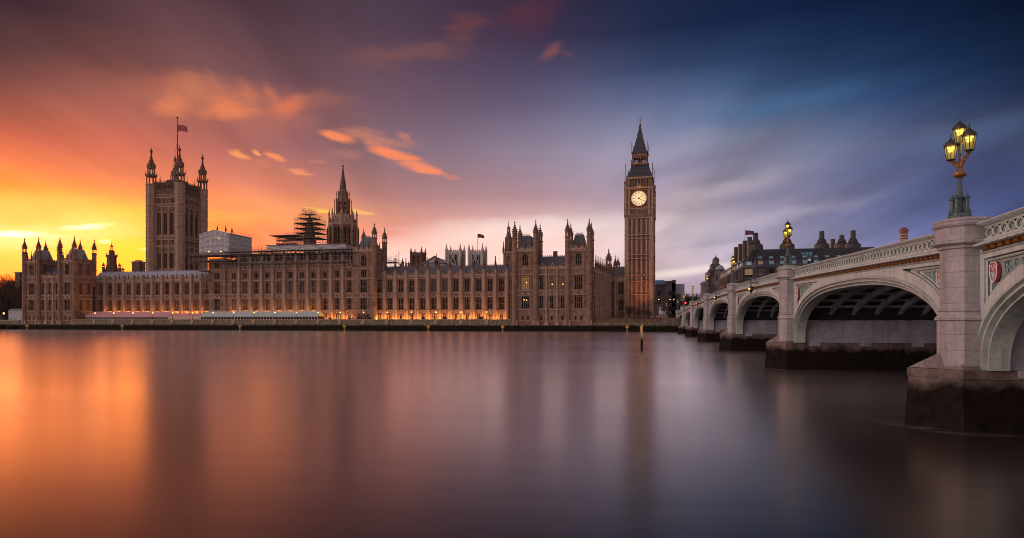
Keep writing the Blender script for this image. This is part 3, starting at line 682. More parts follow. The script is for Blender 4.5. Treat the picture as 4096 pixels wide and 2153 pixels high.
BIG_LO = (ZW1, 4.8, 3.0, 4, (.45,), False, None); BIG_HI = (ZW2, 5.1, 3.0, 4, (.45,), False, None)
BASE_W = (4.5, 1.4, .75, 1, (), False, None)
TOPW = (25.4, 4.6, 2.3, 3, (.4,), True, None)
def base_row(xm, n=2, s=2.2): return (4.5, 1.5, .8, 1, (), False, [xm + (i - (n - 1) / 2) * s for i in range(n)])
def mid_range(label, x0, x1, y, wx, bx, glassf=None):
    r = thing('palace_link', ((x0 + x1) / 2, y, 2.45), label, 'building', 'links between the river towers')
    lo = (ZW1, 4.75, 1.35, 2, (.44,), False, None); hi = (ZW2, 5.1, 1.35, 2, (.44,), False, None)
    wall_strip(r, TR(0, y), x0, x1, wx, bx, [(4.5, 1.5, .95, 1, (), False, None), lo, hi], [4.0] + STR5 + [24.1], 2.45, 24.2, STR5, 25.0, .8, .6, back=10, pin=(.26, .4, 2.2), par=(24.2, 25.4), ribs=True, glassf=glassf)
    mb = MB(SLATE); roof_mesh(mb, x0, x1, y + 1.4, y + 10, 24.3, 29.4); mb.build('roof', r)
    dormers(r, wx, y + 2.0, 25.2)
    for x in [x0 + .2, *bx, x1 - .2]:
        MB(STONE_L).prism([(x - .9, y - .9), (x + .9, y - .9), (x + .9, y + .3), (x - .9, y + .3)], 2.4, 3.7, .7).build('plinth', r)
    xm = (x0 + x1) / 2; MB(STONE_D).box(xm - .2, xm + 1.4, y + 5.2, y + 6.2, 29, 31.4).build('chimney', r)
    return r
YP = 237.0
def pav(pxs, lab, zg_, zt_, gl=None, gr=None, gm=None, roofm=None):
    a, b, c_, d = [xa(p, YP) for p in pxs]
    for (x0, x1, l, gf) in ((a, b, lab[0], gl), (c_, d, lab[2], gr)):
        xm = (x0 + x1) / 2
        tower(l, x0, x1, YP, YP + 10.5, [base_row(xm), BIG_LO, BIG_HI], 31.3, 32.9,
              [(x0, YP, 0), (x1, YP, 0), (x0, YP + 10.5, 0), (x1, YP + 10.5, 0)], zg_, zt_, TOPW, strings=[4.0] + STR5 + [24.1], glassf=gf, roofm=roofm)
    w = c_ - b
    mid_range(lab[1], b + .6, c_ - .6, YP + .35, [b + w * f for f in (.17, .5, .83)], [b + w * .335, b + w * .665], gm)
def gl_n(ri, wi):
    if ri == 1: return (GLASS, ((-.6, 3.2), (.6, 3.1)))
    if ri == 2: return (GLASS_LIT, ((.5, 2.6),))
    return GLASS
def gm_n(ri, wi): return (GLASS_A, ((.1, 1.9),)) if ri == 2 and wi > 0 else GLASS
pav((98.5, 154.6, 240, 297.6), ('river tower at the far left end beside the bare trees', 'low linking range between the two leftmost river towers', 'river tower standing beside the end of the pink awning'), 35.6, 43.2, roofm=LEAD)  # haze and glare over these tower roofs put in as the pale lead colour
pav((2059, 2143, 2270.5, 2357), ('river tower with amber lit windows, next to the floodlit slate roofed wing', 'low linking range with two amber lit windows between river towers near the clock tower', 'river tower on the palace corner nearest the clock tower and bridge'), 36.0, 43.4, gl_n, None, gm_n)
# towers at both ends of the centre block
xm = (CX2 + CX3) / 2
SM3 = (22.8, 2.8, 2.4, 3, (), False, None)
ct_ = tower('four turreted tower at the right end of the scaffolded central block', CX2, CX3, 246.4, 257, [ground_row([xm - 2, xm + 2]), BIG_LO, BIG_HI, SM3], 34.0, 35.5,
      [(CX3, 246.4, 0), (CX3, 257, .6), (CX2, 257, 0.6)], 39.0, 46.0, (27.2, 5.0, 2.4, 3, (.4,), True, None), zbase=ZG, base_feet=False, strings=STR5 + [26.4], side_wx=[3, 7.5], tr=1.0)
dx_ = xa(1454, 246.3); MB(UNDER).yprism([(dx_ - 1.1, 3.75), (dx_ + 1.1, 3.75), (dx_ + 1.1, 5.6), (dx_ + .75, 6.5), (dx_, 7.0), (dx_ - .75, 6.5), (dx_ - 1.1, 5.6)], 246.2, 246.39).build('arched_door', ct_)
xm = (CX0 + CX1) / 2
tower('plain topped palace tower below the white wrapped roof enclosure', CX0, CX1, 246.4, 257, [ground_row([xm - 2, xm + 2]), BIG_LO, BIG_HI, SM3], 31.2, 32.0, [], 31, 31, (27.6, 3.0, 2.4, 3, (), False, None), zbase=ZG, base_feet=False, strings=STR5 + [26.4], roofz=31.5, mids=False)
# return front facing the bridge, and the range running on to the clock tower
RX0, RX1 = XN1 - .2, xa(2443, 290); RL = math.hypot(RX1 - RX0, 290 - 247.5); RA = math.atan2(290 - 247.5, RX1 - RX0)
nr = thing('palace_wing', (RX0, 247.5, ZG), 'palace side front facing the bridge, steeply foreshortened, with a row of small pinnacles', 'building', 'wings of the gothic palace')
nb = 9; wxr = [RL * (i + .5) / nb for i in range(nb)]; bxr = [RL * i / nb for i in range(1, nb + 1)]
wall_strip(nr, TR(RX0, 247.5, RA), 0, RL, wxr, bxr, [ground_row(), ROW_LO, ROW_HI], STR5, ZG, 23.5, STR5, 25.2, 1.1, .5, back=9, pin=(.5, 1.4, 4.0), par=(23.5, 25.6))
turret(nr, xa(2435, 288), 288, 1.3, ZG, 29.5, 37.5)
er = thing('palace_wing', (-14, 289, ZG), 'narrow russet palace range between the side front and the clock tower', 'building', 'wings of the gothic palace')
EX0, EX1 = xa(2441, 289), xa(2503, 289)
wall_strip(er, TR(0, 289), EX0, EX1, [xa(2484, 289)], [xa(2461, 289), xa(2499, 289)], [ROW_LO, ROW_HI], STR5, ZG, 22.2, STR5, 24.5, 1.2, 1.0, back=10, pin=None, par=(22.2, 24.2), stone=STONE_R)
mb = MB(SLATE); roof_mesh(mb, EX0, EX1, 290.5, 299, 22.4, 29.2); mb.build('roof', er)
turret(er, xa(2461, 289), 289.5, .9, 22, 27.2, 34.5); turret(er, xa(2472, 296), 296, .9, 22, 28.6, 34.5)

# ------------------------------------------------------------------ clock tower
def clock_tower():
    cx, cy = xa(2560.5, 296.5), 296.5
    r = thing('clock_tower', (cx, cy, ZG), 'tall clock tower with a glowing round dial and pointed iron spire', 'tower', rz=math.radians(-4.5))
    def FR(k): return Matrix.Translation((cx, cy, 0)) @ Matrix.Rotation(k * math.pi / 2, 4, 'Z') @ Matrix.Translation((0, -6.1, 0))
    MB(STONE_R).box(cx - 5.6, cx + 5.6, cy - 5.6, cy + 5.6, ZG, 66).build('shaft', r)
    bands = [(6.2, .5), (14.0, .3), (16.0, .35), (22.1, .35), (24.9, .4), (32.5, .35), (34.2, .35), (41.6, .35), (43.2, .4), (51.0, .4)]
    for k in range(4):
        T = FR(k); mb = MB(STONE_R, STONE_D, STONE_L, T=T)
        stages = [(6.4, 13.8), (16.2, 21.9), (25.1, 32.2), (34.5, 41.3), (43.5, 50.6)]
        mb.m = 0; mb.box(-4.4, 4.4, .35, .5, ZG, 52)
        for x in (-3.3, -1.1, 1.1, 3.3):
            mb.m = 2; mb.box(x - .42, x + .42, .0, .5, ZG, 52)
        for x in (-4.3, -2.2, 0, 2.2, 4.3): mb.m = 0; mb.box(x - .13, x + .13, .1, .5, ZG, 52)
        for (za_, zb_) in stages:
            for x in (-2.75, -1.65, -.55, .55, 1.65, 2.75):
                mb.m = 1; mb.box(x - .2, x + .2, .28, .5, za_ + 1.0, zb_ - .8)
        for (za_, zb_) in ((14.3, 15.7), (22.4, 24.5), (32.8, 33.9), (41.9, 42.9)):
            for i in range(14): x = -4.2 + i * .646; mb.m = 1; mb.box(x - .17, x + .17, .05, .35, za_, zb_)
        mb.build('panelled_face', r)
        for sx in (-1, 1):
            for (za_, zb_) in stages[2:]:
                for x in (-1.65, 1.65):
                    pass
    for sx in (-1, 1):
        for sy in (-1, 1):
            mb = MB(STONE_L)
            x, y = cx + sx * 5.45, cy + sy * 5.45
            mb.lathe(x, y, [(1.35, ZG), (1.35, 6), (1.2, 6.4), (1.2, 52)], 8)
            for q in (-.62, .62): mb.box(x + q - .1, x + q + .1, y - 1.16, y + 1.16, 6.4, 52)
            mb.build('corner_buttress', r)
    for z, h in bands:
        MB(STONE_L).box(cx - 6.55, cx + 6.55, cy - 6.55, cy + 6.55, z - h / 2, z + h / 2).build('string_course', r)
    # corbel table and clock stage
    mb = MB(STONE); mb.prism([(cx - 6.5, cy - 6.5), (cx + 6.5, cy - 6.5), (cx + 6.5, cy + 6.5), (cx - 6.5, cy + 6.5)], 51.2, 52.4, 1.06)
    mb.box(cx - 6.45, cx + 6.45, cy - 6.45, cy + 6.45, 52.4, 65); mb.build('clock_stage', r)
    for k in range(4):
        T = Matrix.Translation((cx, cy, 0)) @ Matrix.Rotation(k * math.pi / 2, 4, 'Z') @ Matrix.Translation((0, -6.45, 0))
        mb = MB(STONE_D, STONE_L, GOLD, T=T)
        mb.m = 1; mb.box(-6.6, 6.6, -.3, 0, 55.1, 55.6); mb.box(-6.7, 6.7, -.4, 0, 64.4, 65.0)
        for i in range(7): x = -3.4 + i * 1.13; mb.m = 0; mb.box(x - .34, x + .34, -.08, 0, 53.0, 54.6)
        for x in (-5.9, -4.5, 4.5, 5.9):
            mb.m = 1; mb.box(x - .35, x + .35, -.3, 0, 52.4, 65.2)
        mb.m = 0
        for x in (-5.2, 5.2):
            for z in (56.4, 59.2, 62): mb.box(x - .28, x + .28, -.05, 0, z, z + 1.9)
        mb.m = 2
        for x0, x1, z0, z1 in ((-4.1, 4.1, 55.8, 56.1), (-4.1, 4.1, 63.7, 64.0), (-4.1, -3.85, 56.1, 63.7), (3.85, 4.1, 56.1, 63.7)): mb.box(x0, x1, -.34, 0, z0, z1)
        mb.m = 0; mb.box(-3.85, 3.85, -.1, 0, 56.1, 63.7)
        mb.m = 2
        for sx in (-1, 1):
            for sz in (-1, 1): mb.ring((sx * 3.2, -.13, 59.9 + sz * 3.2), .42, .42, .1, 10, 4, 'Y'); mb.ring((sx * 2.75, -.12, 59.9 + sz * 2.75), .18, .18, .08, 8, 4, 'Y')
        mb.build('clock_surround', r)
        d = MB(DIAL, T=T); n = 48
        d.add([(3.45 * math.cos(2 * math.pi * i / n), -.2, 59.9 + 3.45 * math.sin(2 * math.pi * i / n)) for i in range(n)], [tuple(range(n))])
        dial = d.build('clock_dial', r)
        m = MB(LAMP_D, GOLD, T=T); m.m = 1
        m.ring((0, -.22, 59.9), 3.5, 3.5, .13, 40, 5, 'Y'); m.m = 0
        m.ring((0, -.23, 59.9), 2.35, 2.35, .05, 32, 4, 'Y'); m.ring((0, -.23, 59.9), 3.05, 3.05, .04, 40, 4, 'Y'); m.ring((0, -.23, 59.9), 1.55, 1.55, .035, 24, 4, 'Y')
        for i in range(60):
            a = i * math.pi / 30; m.tube((3.05 * math.sin(a), -.23, 59.9 + 3.05 * math.cos(a)), (3.4 * math.sin(a), -.23, 59.9 + 3.4 * math.cos(a)), .035 if i % 5 else .07, 4)
        for i in range(12):
            a = i * math.pi / 6
            m.tube((1.55 * math.sin(a), -.24, 59.9 + 1.55 * math.cos(a)), (3.4 * math.sin(a), -.24, 59.9 + 3.4 * math.cos(a)), .055, 4)
            # roman numerals as groups of strokes
            for q in range({0: 4, 1: 1, 2: 2, 3: 3, 4: 3, 5: 2, 6: 3, 7: 4, 8: 5, 9: 3, 10: 2, 11: 3}[i]):
                o_ = (q - ({0: 4, 1: 1, 2: 2, 3: 3, 4: 3, 5: 2, 6: 3, 7: 4, 8: 5, 9: 3, 10: 2, 11: 3}[i] - 1) / 2) * .15 / 2.7
                m.tube((2.45 * math.sin(a + o_), -.24, 59.9 + 2.45 * math.cos(a + o_)), (2.98 * math.sin(a + o_), -.24, 59.9 + 2.98 * math.cos(a + o_)), .045, 4)
        m.build('numeral_ring', dial)
        for nm, ang, ln, w in (('minute_hand', math.radians(48), 3.1, .11), ('hour_hand', math.radians(124), 1.75, .19)):
            h = MB(LAMP_D, T=T); sa, ca = math.sin(ang), math.cos(ang)
            h.tube((-.7 * sa, -.33, 59.9 - .7 * ca), (ln * sa, -.33, 59.9 + ln * ca), w, 4, w * .5); h.ball((-.6 * sa, -.33, 59.9 - .6 * ca), .2, 6, 4); h.ball((0, -.33, 59.9), .3, 8, 5); h.build(nm, dial)
        # belfry openings
        b = MB(STONE, LAMP_D, GOLD, T=T)
        for i in range(7):
            x = -3.72 + i * 1.24
            b.m = 1; b.box(x - .38, x + .38, .62, .8, 65.7, 68.4)
            b.lathe(x, .7, [(.38, 68.3), (.2, 68.75), (.02, 69)], 6)
            b.m = 0; b.box(x - .62, x - .4, .35, .8, 65.2, 69.1); b.box(x + .4, x + .62, .35, .8, 65.2, 69.1)
        b.m = 2; b.box(-4.5, 4.5, .3, .42, 69.0, 69.35); b.box(-4.4, 4.4, .25, .35, 65.2, 65.5); b.build('belfry_arcade', r)
    MB(STONE).box(cx - 5.7, cx + 5.7, cy - 5.7, cy + 5.7, 65, 69.3).build('belfry', r)
    MB(STONE_L).box(cx - 6.2, cx + 6.2, cy - 6.2, cy + 6.2, 69.3, 69.9).build('cornice', r)
    mb = MB(IRONROOF)
    sq = lambda h: [(cx - h, cy - h), (cx + h, cy - h), (cx + h, cy + h), (cx - h, cy + h)]
    for z0, z1, h0, h1 in ((69.9, 71.3, 6.0, 5.1), (71.3, 73.4, 5.1, 4.3), (73.4, 75.6, 4.3, 3.6)): mb.prism(sq(h0), z0, z1, h1 / h0)
    mb.box(cx - 3.9, cx + 3.9, cy - 3.9, cy + 3.9, 75.6, 76.2); rf = mb.build('roof', r)
    for k in range(4):
        R_ = Matrix.Translation((cx, cy, 0)) @ Matrix.Rotation(k * math.pi / 2, 4, 'Z')
        for (z, hw, xs) in ((71.4, 5.2, (-2.9, -1, 1, 2.9)), (73.5, 4.4, (-1.8, 0, 1.8))):
            for x in xs:
                d = MB(IRONROOF, UNDER, T=R_); d.yprism([(x - .28, z), (x + .28, z), (x + .28, z + .7), (x, z + 1.5), (x - .28, z + .7)], -hw, -hw + 1.4); d.m = 1; d.box(x - .17, x + .17, -hw - .02, -hw, z + .1, z + .7); d.build('lucarne', rf)
        l = MB(STONE, GOLD, T=R_)
        for i in range(6):
            x = -2.75 + i * 1.1; l.box(x - .13, x + .13, -3.35, -3.05, 76.2, 81)
        l.m = 1; l.box(-3.4, 3.4, -3.45, -3.3, 79.2, 79.5); l.box(-3.4, 3.4, -3.45, -3.3, 76.2, 77.0); l.m = 0; l.box(-3.4, 3.4, -3.4, -3.0, 79.8, 81.4)
        l.build('lantern_arcade', r)
    mb = MB(LAMP_D); mb.box(cx - 1.0, cx + 1.0, cy - 1.0, cy + 1.0, 76.2, 80); mb.build('lantern_core', r)
    mb = MB(IRONROOF); mb.box(cx - 3.7, cx + 3.7, cy - 3.7, cy + 3.7, 81.4, 82.2)
    for z0, z1, h0, h1 in ((82.2, 84.5, 3.3, 2.6), (84.5, 88.5, 2.6, 1.55), (88.5, 92.5, 1.55, .75), (92.5, 95.0, .75, .38)): mb.prism(sq(h0), z0, z1, h1 / h0)
    sp_ = mb.build('spire', r)
    mb = MB(LAMP_D)
    for z0, h in ((84.7, 2.5), (86.6, 2.0), (88.7, 1.5), (90.6, 1.1)):
        for sx in (-1, 1):
            for sy in (-1, 1): mb.ball((cx + sx * h, cy + sy * h, z0), .2, 5, 4)
    mb.build('crockets', sp_)
    f = MB(GOLD); f.lathe(cx, cy, [(.3, 95), (.6, 95.3), (.6, 95.7), (.18, 96), (.12, 97.4), (.3, 97.6), (.05, 98.4), (.03, 99.6)], 8); f.tube((cx - .8, cy, 97.2), (cx + .8, cy, 97.2), .09); f.tube((cx - .5, cy, 98.4), (cx + .5, cy, 98.4), .07); f.build('finial', sp_)
    for h, z0, z1, rr in ((6.35, 65, 68.6, .34), (6.0, 69.9, 76.4, .16), (3.6, 76.2, 78.6, .2), (3.5, 82.2, 87.0, .12)):
        for sx in (-1, 1):
            for sy in (-1, 1):
                p = MB(STONE_D); x, y = cx + sx * h, cy + sy * h; hh = z1 - z0
                p.lathe(x, y, [(rr, z0), (rr, z0 + hh * .5), (rr * 1.6, z0 + hh * .55), (rr, z0 + hh * .62), (rr * 1.3, z0 + hh * .8), (.04, z1)], 6); p.build('pinnacle', r)
    # floodlights on the ground in front
    for x, tx, e, tz in ((-2.0, -1.0, 2200, 16), (3.2, 2.4, 4200, 19), (0.6, .8, 4200, 23)):
        p = Vector((cx + x, cy - 17.5, ZG + .9))
        mb = MB(LAMP_D, GLOW_SOFT); mb.box(p.x - .3, p.x + .3, p.y - .3, p.y + .3, ZG, ZG + .5); mb.m = 1; mb.box(p.x - .25, p.x + .25, p.y - .2, p.y + .2, ZG + .501, ZG + .55); mb.build('floodlight', r)
        dv = p - Vector((cx + tx, cy - 6.1, tz))
        light('floodlight_beam', p, e, (1, .33, .09), .3, 'SPOT', dv.to_track_quat('Z', 'Y').to_euler(), math.radians(44), parent=r)
    light('belfry_lamp', (cx, cy - 7.4, 66.0), 60, (1, .7, .12), .2, parent=r)
    return r
clock_tower()

# ------------------------------------------------------------------ the great square flag tower
def flag_tower():
    Y0 = 298.0; x0, x1 = xa(605, Y0), xa(718.5, Y0); W = x1 - x0; y1 = Y0 + W; cx, cy = (x0 + x1) / 2, Y0 + W / 2
    r = thing('palace_tower', (cx, cy, ZG), 'massive square stone tower with four open corner turrets and a tall flagpole', 'tower')
    MB(STONE).box(x0 + 1.2, x1 - 1.2, Y0 + 1.2, y1 - 1.2, ZG, 77).build('core', r)
    for k, (ox, oy, a) in enumerate(((x0, Y0, 0), (x1, Y0, math.pi / 2), (x1, y1, math.pi), (x0, y1, -math.pi / 2))):
        T = TR(ox, oy, a); wx = [W * .5 + i * 4.1 for i in (-1, 0, 1)]
        ops = []
        for x in wx: ops += [(x - 1.25, x + 1.25, 51.9, 63.8), (x - 1.25, x + 1.25, 33.0, 41.6)]
        smalls = []
        for z0_ in (46.2, 69.2):
            for x in wx:
                for q in (-1.15, -.38, .38, 1.15): smalls.append((x + q - .22, x + q + .22, z0_, z0_ + 2.4))
        mb = MB(STONE, T=T); wall_grid(mb, 0, W, 25, 77, ops + smalls, d=.9); mb.add([(0, .95, 25), (W, .95, 25), (W, .95, 77), (0, .95, 77)], [(0, 1, 2, 3)]); mb.build('wall', r)
        for o in ops:
            p = T @ Vector(((o[0] + o[1]) / 2, .25, o[2])); inst(window_mesh(2.5, o[3] - o[2], 2, (), True, LOUVRE), 'window', r, p, a)
        mb = MB(STONE_L, STONE_D, T=T)
        for z in (45.2, 48.9, 50.4, 67.2, 68.6, 72.3, 73.9): mb.box(0, W, -.35, 0, z - .2, z + .2)
        for x in [W * .5 + i * 4.1 for i in (-1.5, -.5, .5, 1.5)]: mb.box(x - .3, x + .3, -.3, 0, 25, 67)
        mb.m = 1
        for x in wx:
            for q in (-1.3, 1.3): mb.box(x + q - .3, x + q + .3, -.12, 0, 64.4, 66.4); mb.box(x + q - .3, x + q + .3, -.12, 0, 42.4, 44.2)
            mb.box(x - .9, x + .9, -.14, 0, 42.6, 44.4); mb.box(x - .35, x + .35, -.2, 0, 64.8, 66.8)
        mb.build('panelling', r)
        mb = MB(STONE_D, T=T)
        mb.box(0, W, -.1, .5, 74, 77.4)
        for i in range(13): x = W * (i + .5) / 13; mb.box(x - .32, x + .32, -.12, .5, 77.4, 79.2 + .5 * (i % 2)); mb.box(x - .1, x + .1, -.2, -.12, 74.6, 77.2)
        for i in range(26): x = W * (i + .5) / 26; mb.box(x - .07, x + .07, 1.2, 1.3, 77.4, 82.0)
        mb.box(0, W, 1.2, 1.3, 81.3, 81.5); mb.box(0, W, 1.1, 1.4, 77, 81.0)
        mb.build('parapet', r)
        for x in (W * .33, W * .67): p = T @ Vector((x, .2, 79)); inst(pinnacle_mesh(.35, 1.5, 4.2), 'pinnacle', r, p)
    mb = MB(IRONROOF); mb.prism([(x0 + 3, Y0 + 3), (x1 - 3, Y0 + 3), (x1 - 3, y1 - 3), (x0 + 3, y1 - 3)], 77, 83.5, .6); mb.build('roof', r)
    for (tx, ty) in ((x0, Y0), (x1, Y0), (x1, y1), (x0, y1)):
        R = 2.55; k = 1 / math.cos(math.pi / 8)
        mb = MB(STONE_L); pr = [(R * k, ZG)]
        for z in (45.2, 50.4, 56, 62, 68, 73.9): pr += [(R * k, z - .3), (R * k * 1.07, z - .2), (R * k * 1.07, z + .2), (R * k * .99, z + .25)]
        pr += [(R * k * .99, 79.2), (R * k * 1.1, 79.6), (R * k * 1.1, 80)]
        mb.lathe(tx, ty, pr, 8)
        for i in range(8):
            a = math.pi / 8 + i * math.pi / 4
            for z in range(28, 78, 6): q = R * k * 1.0; mb.tube((tx + q * math.cos(a), ty + q * math.sin(a), z - 1), (tx + q * math.cos(a), ty + q * math.sin(a), z + 3.8), .16, 4)
        t = mb.build('corner_turret', r)
        mb = MB(STONE)
        for (z0_, z1_, R_) in ((80, 84.6, 2.35), (85.6, 89.2, 1.75)):
            for i in range(8):
                a = math.pi / 8 + i * math.pi / 4; mb.tube((tx + R_ * math.cos(a), ty + R_ * math.sin(a), z0_), (tx + R_ * math.cos(a), ty + R_ * math.sin(a), z1_), .3, 5)
            mb.lathe(tx, ty, [(R_ * 1.1, z1_ - .5), (R_ * 1.25, z1_), (R_ * 1.25, z1_ + .6), (R_ * .8, z1_ + 1.0)], 8)
            for i in range(8):
                a = math.pi / 8 + i * math.pi / 4; mb.lathe(tx + R_ * 1.25 * math.cos(a), ty + R_ * 1.25 * math.sin(a), [(.2, z1_), (.2, z1_ + 1), (.02, z1_ + 2.4)], 4)
        mb.build('lantern', t)
        c = MB(STONE_D); c.lathe(tx, ty, [(1.9, 90.0), (1.9, 90.8), (1.5, 92), (.95, 93.6), (.5, 95), (.32, 97.2), (.5, 97.4), (.75, 98.0), (.75, 98.7), (.4, 99.2), (.1, 100.6)], 8)
        for i in range(8):
            a = math.pi / 8 + i * math.pi / 4
            for rr, z in ((1.75, 91.2), (1.1, 93.2), (.6, 95), (.4, 96.4)): c.ball((tx + rr * math.cos(a), ty + rr * math.sin(a), z), .2, 5, 4)
        c.build('spire', t)
    p = MB(LAMP_D); p.lathe(cx, cy, [(.36, 82), (.3, 100), (.16, 118), (.16, 119)], 8); p.ball((cx, cy, 119.5), .55, 8, 6)
    p.tube((cx - 5, cy, 84), (cx, cy, 106), .05, 3); p.tube((cx + 5, cy, 84), (cx, cy, 106), .05, 3); p.tube((cx, cy - 5, 84), (cx, cy, 106), .05, 3); p.build('flagpole', r)
    return cx, cy
FX, FY = flag_tower()
def flag(name, loc, w, h, label, union, droop=.28):
    r = thing(name, loc, label, 'flag')
    mb = MB(FLAGB, FLAGW, FLAGR); n = 18; k = 10
    for i in range(n):
        for j in range(k):
            def P(a, b):
                u = a / n; return (loc[0] + .15 + u * w, loc[1] + .35 * math.sin(u * 7) * u, loc[2] + h * (b / k - 1) * (1 - .25 * u) - droop * w * u * u)
            u, v = (i + .5) / n - .5, (j + .5) / k - .5
            c = 0
            if union:
                if abs(abs(v) - abs(u)) < .1: c = 1
                if abs(abs(v) - abs(u)) < .04: c = 2
                if abs(u) < .13 or abs(v) < .2: c = 1
                if abs(u) < .08 or abs(v) < .12: c = 2
            mb.m = c; mb.add([P(i, j), P(i + 1, j), P(i + 1, j + 1), P(i, j + 1)], [(0, 1, 2, 3)])
    mb.build('cloth', r); return r
flag('flag', (FX, FY, 115.5), 6.2, 4.0, 'union flag flying from the pole on the massive square tower', True)

# ------------------------------------------------------------------ central octagonal spire
def spire_tower():
    cx, cy = xa(1372, 312), 312.0
    r = thing('palace_tower', (cx, cy, ZG), 'octagonal lantern tower rising to a slender crocketed stone spire', 'tower')
    k = 1 / math.cos(math.pi / 8)
    def S(R, z0, z1, m=STONE, R2=None): return MB(m).lathe(cx, cy, [(R * k, z0), ((R2 or R) * k, z1)], 8)
    S(6.6, ZG, 44, STONE).build('body', r)
    core = S(5.2, 43, 55.5, STONE_D); core.build('core', r)
    a8 = [i * math.pi / 4 - math.pi / 2 + math.pi / 8 for i in range(8)]
    for i in range(8):
        a = math.pi / 8 + i * math.pi / 4
        px, py = cx + 6.7 * k * math.cos(a), cy + 6.7 * k * math.sin(a)
        b = MB(STONE_L); b.lathe(px, py, [(.75, ZG), (.75, 54), (.5, 56), (.42, 61), (.6, 61.2), (.05, 64.5)], 6); b.build('buttress', r)
        b = MB(STONE_D); q = 8.2; b.lathe(cx + q * math.cos(a), cy + q * math.sin(a), [(.35, 40), (.35, 51.5), (.55, 51.7), (.05, 55)], 6); b.tube((cx + q * math.cos(a), cy + q * math.sin(a), 48), (px, py, 50), .2); b.build('flying_pinnacle', r)
    for i in range(8):
        T = Matrix.Translation((cx, cy, 0)) @ Matrix.Rotation(i * math.pi / 4, 4, 'Z') @ Matrix.Translation((0, -6.6, 0))
        hw = 6.6 * math.tan(math.pi / 8)
        mb = MB(STONE, T=T); wall_grid(mb, -hw, hw, 43, 56, [(-1.9, -.25, 44.5, 54.2), (.25, 1.9, 44.5, 54.2)], d=.8); mb.build('wall', r)
        for x in (-1.07, 1.07): inst(window_mesh(1.65, 9.7, 2, (.3, .6), True, None, mull=.2), 'window', r, T @ Vector((x, .2, 44.5)), i * math.pi / 4)
    mb = MB(STONE_L); mb.lathe(cx, cy, [(6.9 * k, 55.6), (6.9 * k, 57), (6.3 * k, 57.2), (4.6 * k, 60.6), (4.4 * k, 61.4)], 8); mb.build('sloped_stage', r)
    mb = MB(STONE_D)
    for i in range(16):
        a = i * math.pi / 8; mb.lathe(cx + 6.7 * math.cos(a), cy + 6.7 * math.sin(a), [(.28, 56.8), (.28, 58), (.02, 60)], 4)
    for i in range(8): a = i * math.pi / 4 + math.pi / 8; mb.box(cx + 5.2 * math.cos(a) - .3, cx + 5.2 * math.cos(a) + .3, cy + 5.2 * math.sin(a) - .3, cy + 5.2 * math.sin(a) + .3, 58.6, 60.4)
    mb.build('cresting', r)
    mb = MB(STONE)
    for i in range(8):
        a = math.pi / 8 + i * math.pi / 4
        mb.tube((cx + 3.25 * math.cos(a), cy + 3.25 * math.sin(a), 61), (cx + 3.25 * math.cos(a), cy + 3.25 * math.sin(a), 70), .62, 6)
        am = i * math.pi / 4; mb.tube((cx + 3.0 * math.cos(am), cy + 3.0 * math.sin(am), 61), (cx + 3.0 * math.cos(am), cy + 3.0 * math.sin(am), 70), .2, 5)
    mb.lathe(cx, cy, [(3.5 * k, 61), (3.5 * k, 62.6), (3.3 * k, 62.7)], 8); mb.lathe(cx, cy, [(3.2 * k, 68.0), (3.4 * k, 68.2), (3.4 * k, 70.0), (2.6 * k, 70.4), (2.3 * k, 74.2), (1.6 * k, 74.6)], 8)
    for z in (65.2,): mb.lathe(cx, cy, [(3.1, z - .2), (3.1, z + .2)], 8)
    mb.build('lantern', r)
    for i in range(8):
        a = math.pi / 8 + i * math.pi / 4
        for R_, z0, z1, rr in ((4.35, 60.6, 70.5, .22), (3.3, 69.5, 74.6, .2)):
            b = MB(STONE_D); b.lathe(cx + R_ * math.cos(a), cy + R_ * math.sin(a), [(rr, z0), (rr, z1 - 2.2), (rr * 1.6, z1 - 2.1), (.03, z1)], 5); b.build('pinnacle', r)
    c = MB(STONE_D); c.lathe(cx, cy, [(1.75 * k, 74.2), (1.15 * k, 80), (1.3 * k, 80.1), (.95 * k, 80.6), (.22, 87.4), (.5, 87.7), (.5, 88.2), (.08, 88.6), (.05, 91)], 8)
    for i in range(8):
        a = math.pi / 8 + i * math.pi / 4
        for j in range(14):
            z = 74.6 + j * .92; R_ = (1.75 + (1.15 - 1.75) * (z - 74.2) / 5.8) * k if z < 80 else (.95 + (.22 - .95) * (z - 80.6) / 6.8) * k
            c.ball((cx + R_ * math.cos(a), cy + R_ * math.sin(a), z), .13, 4, 3)
    c.build('spire', r)
spire_tower()

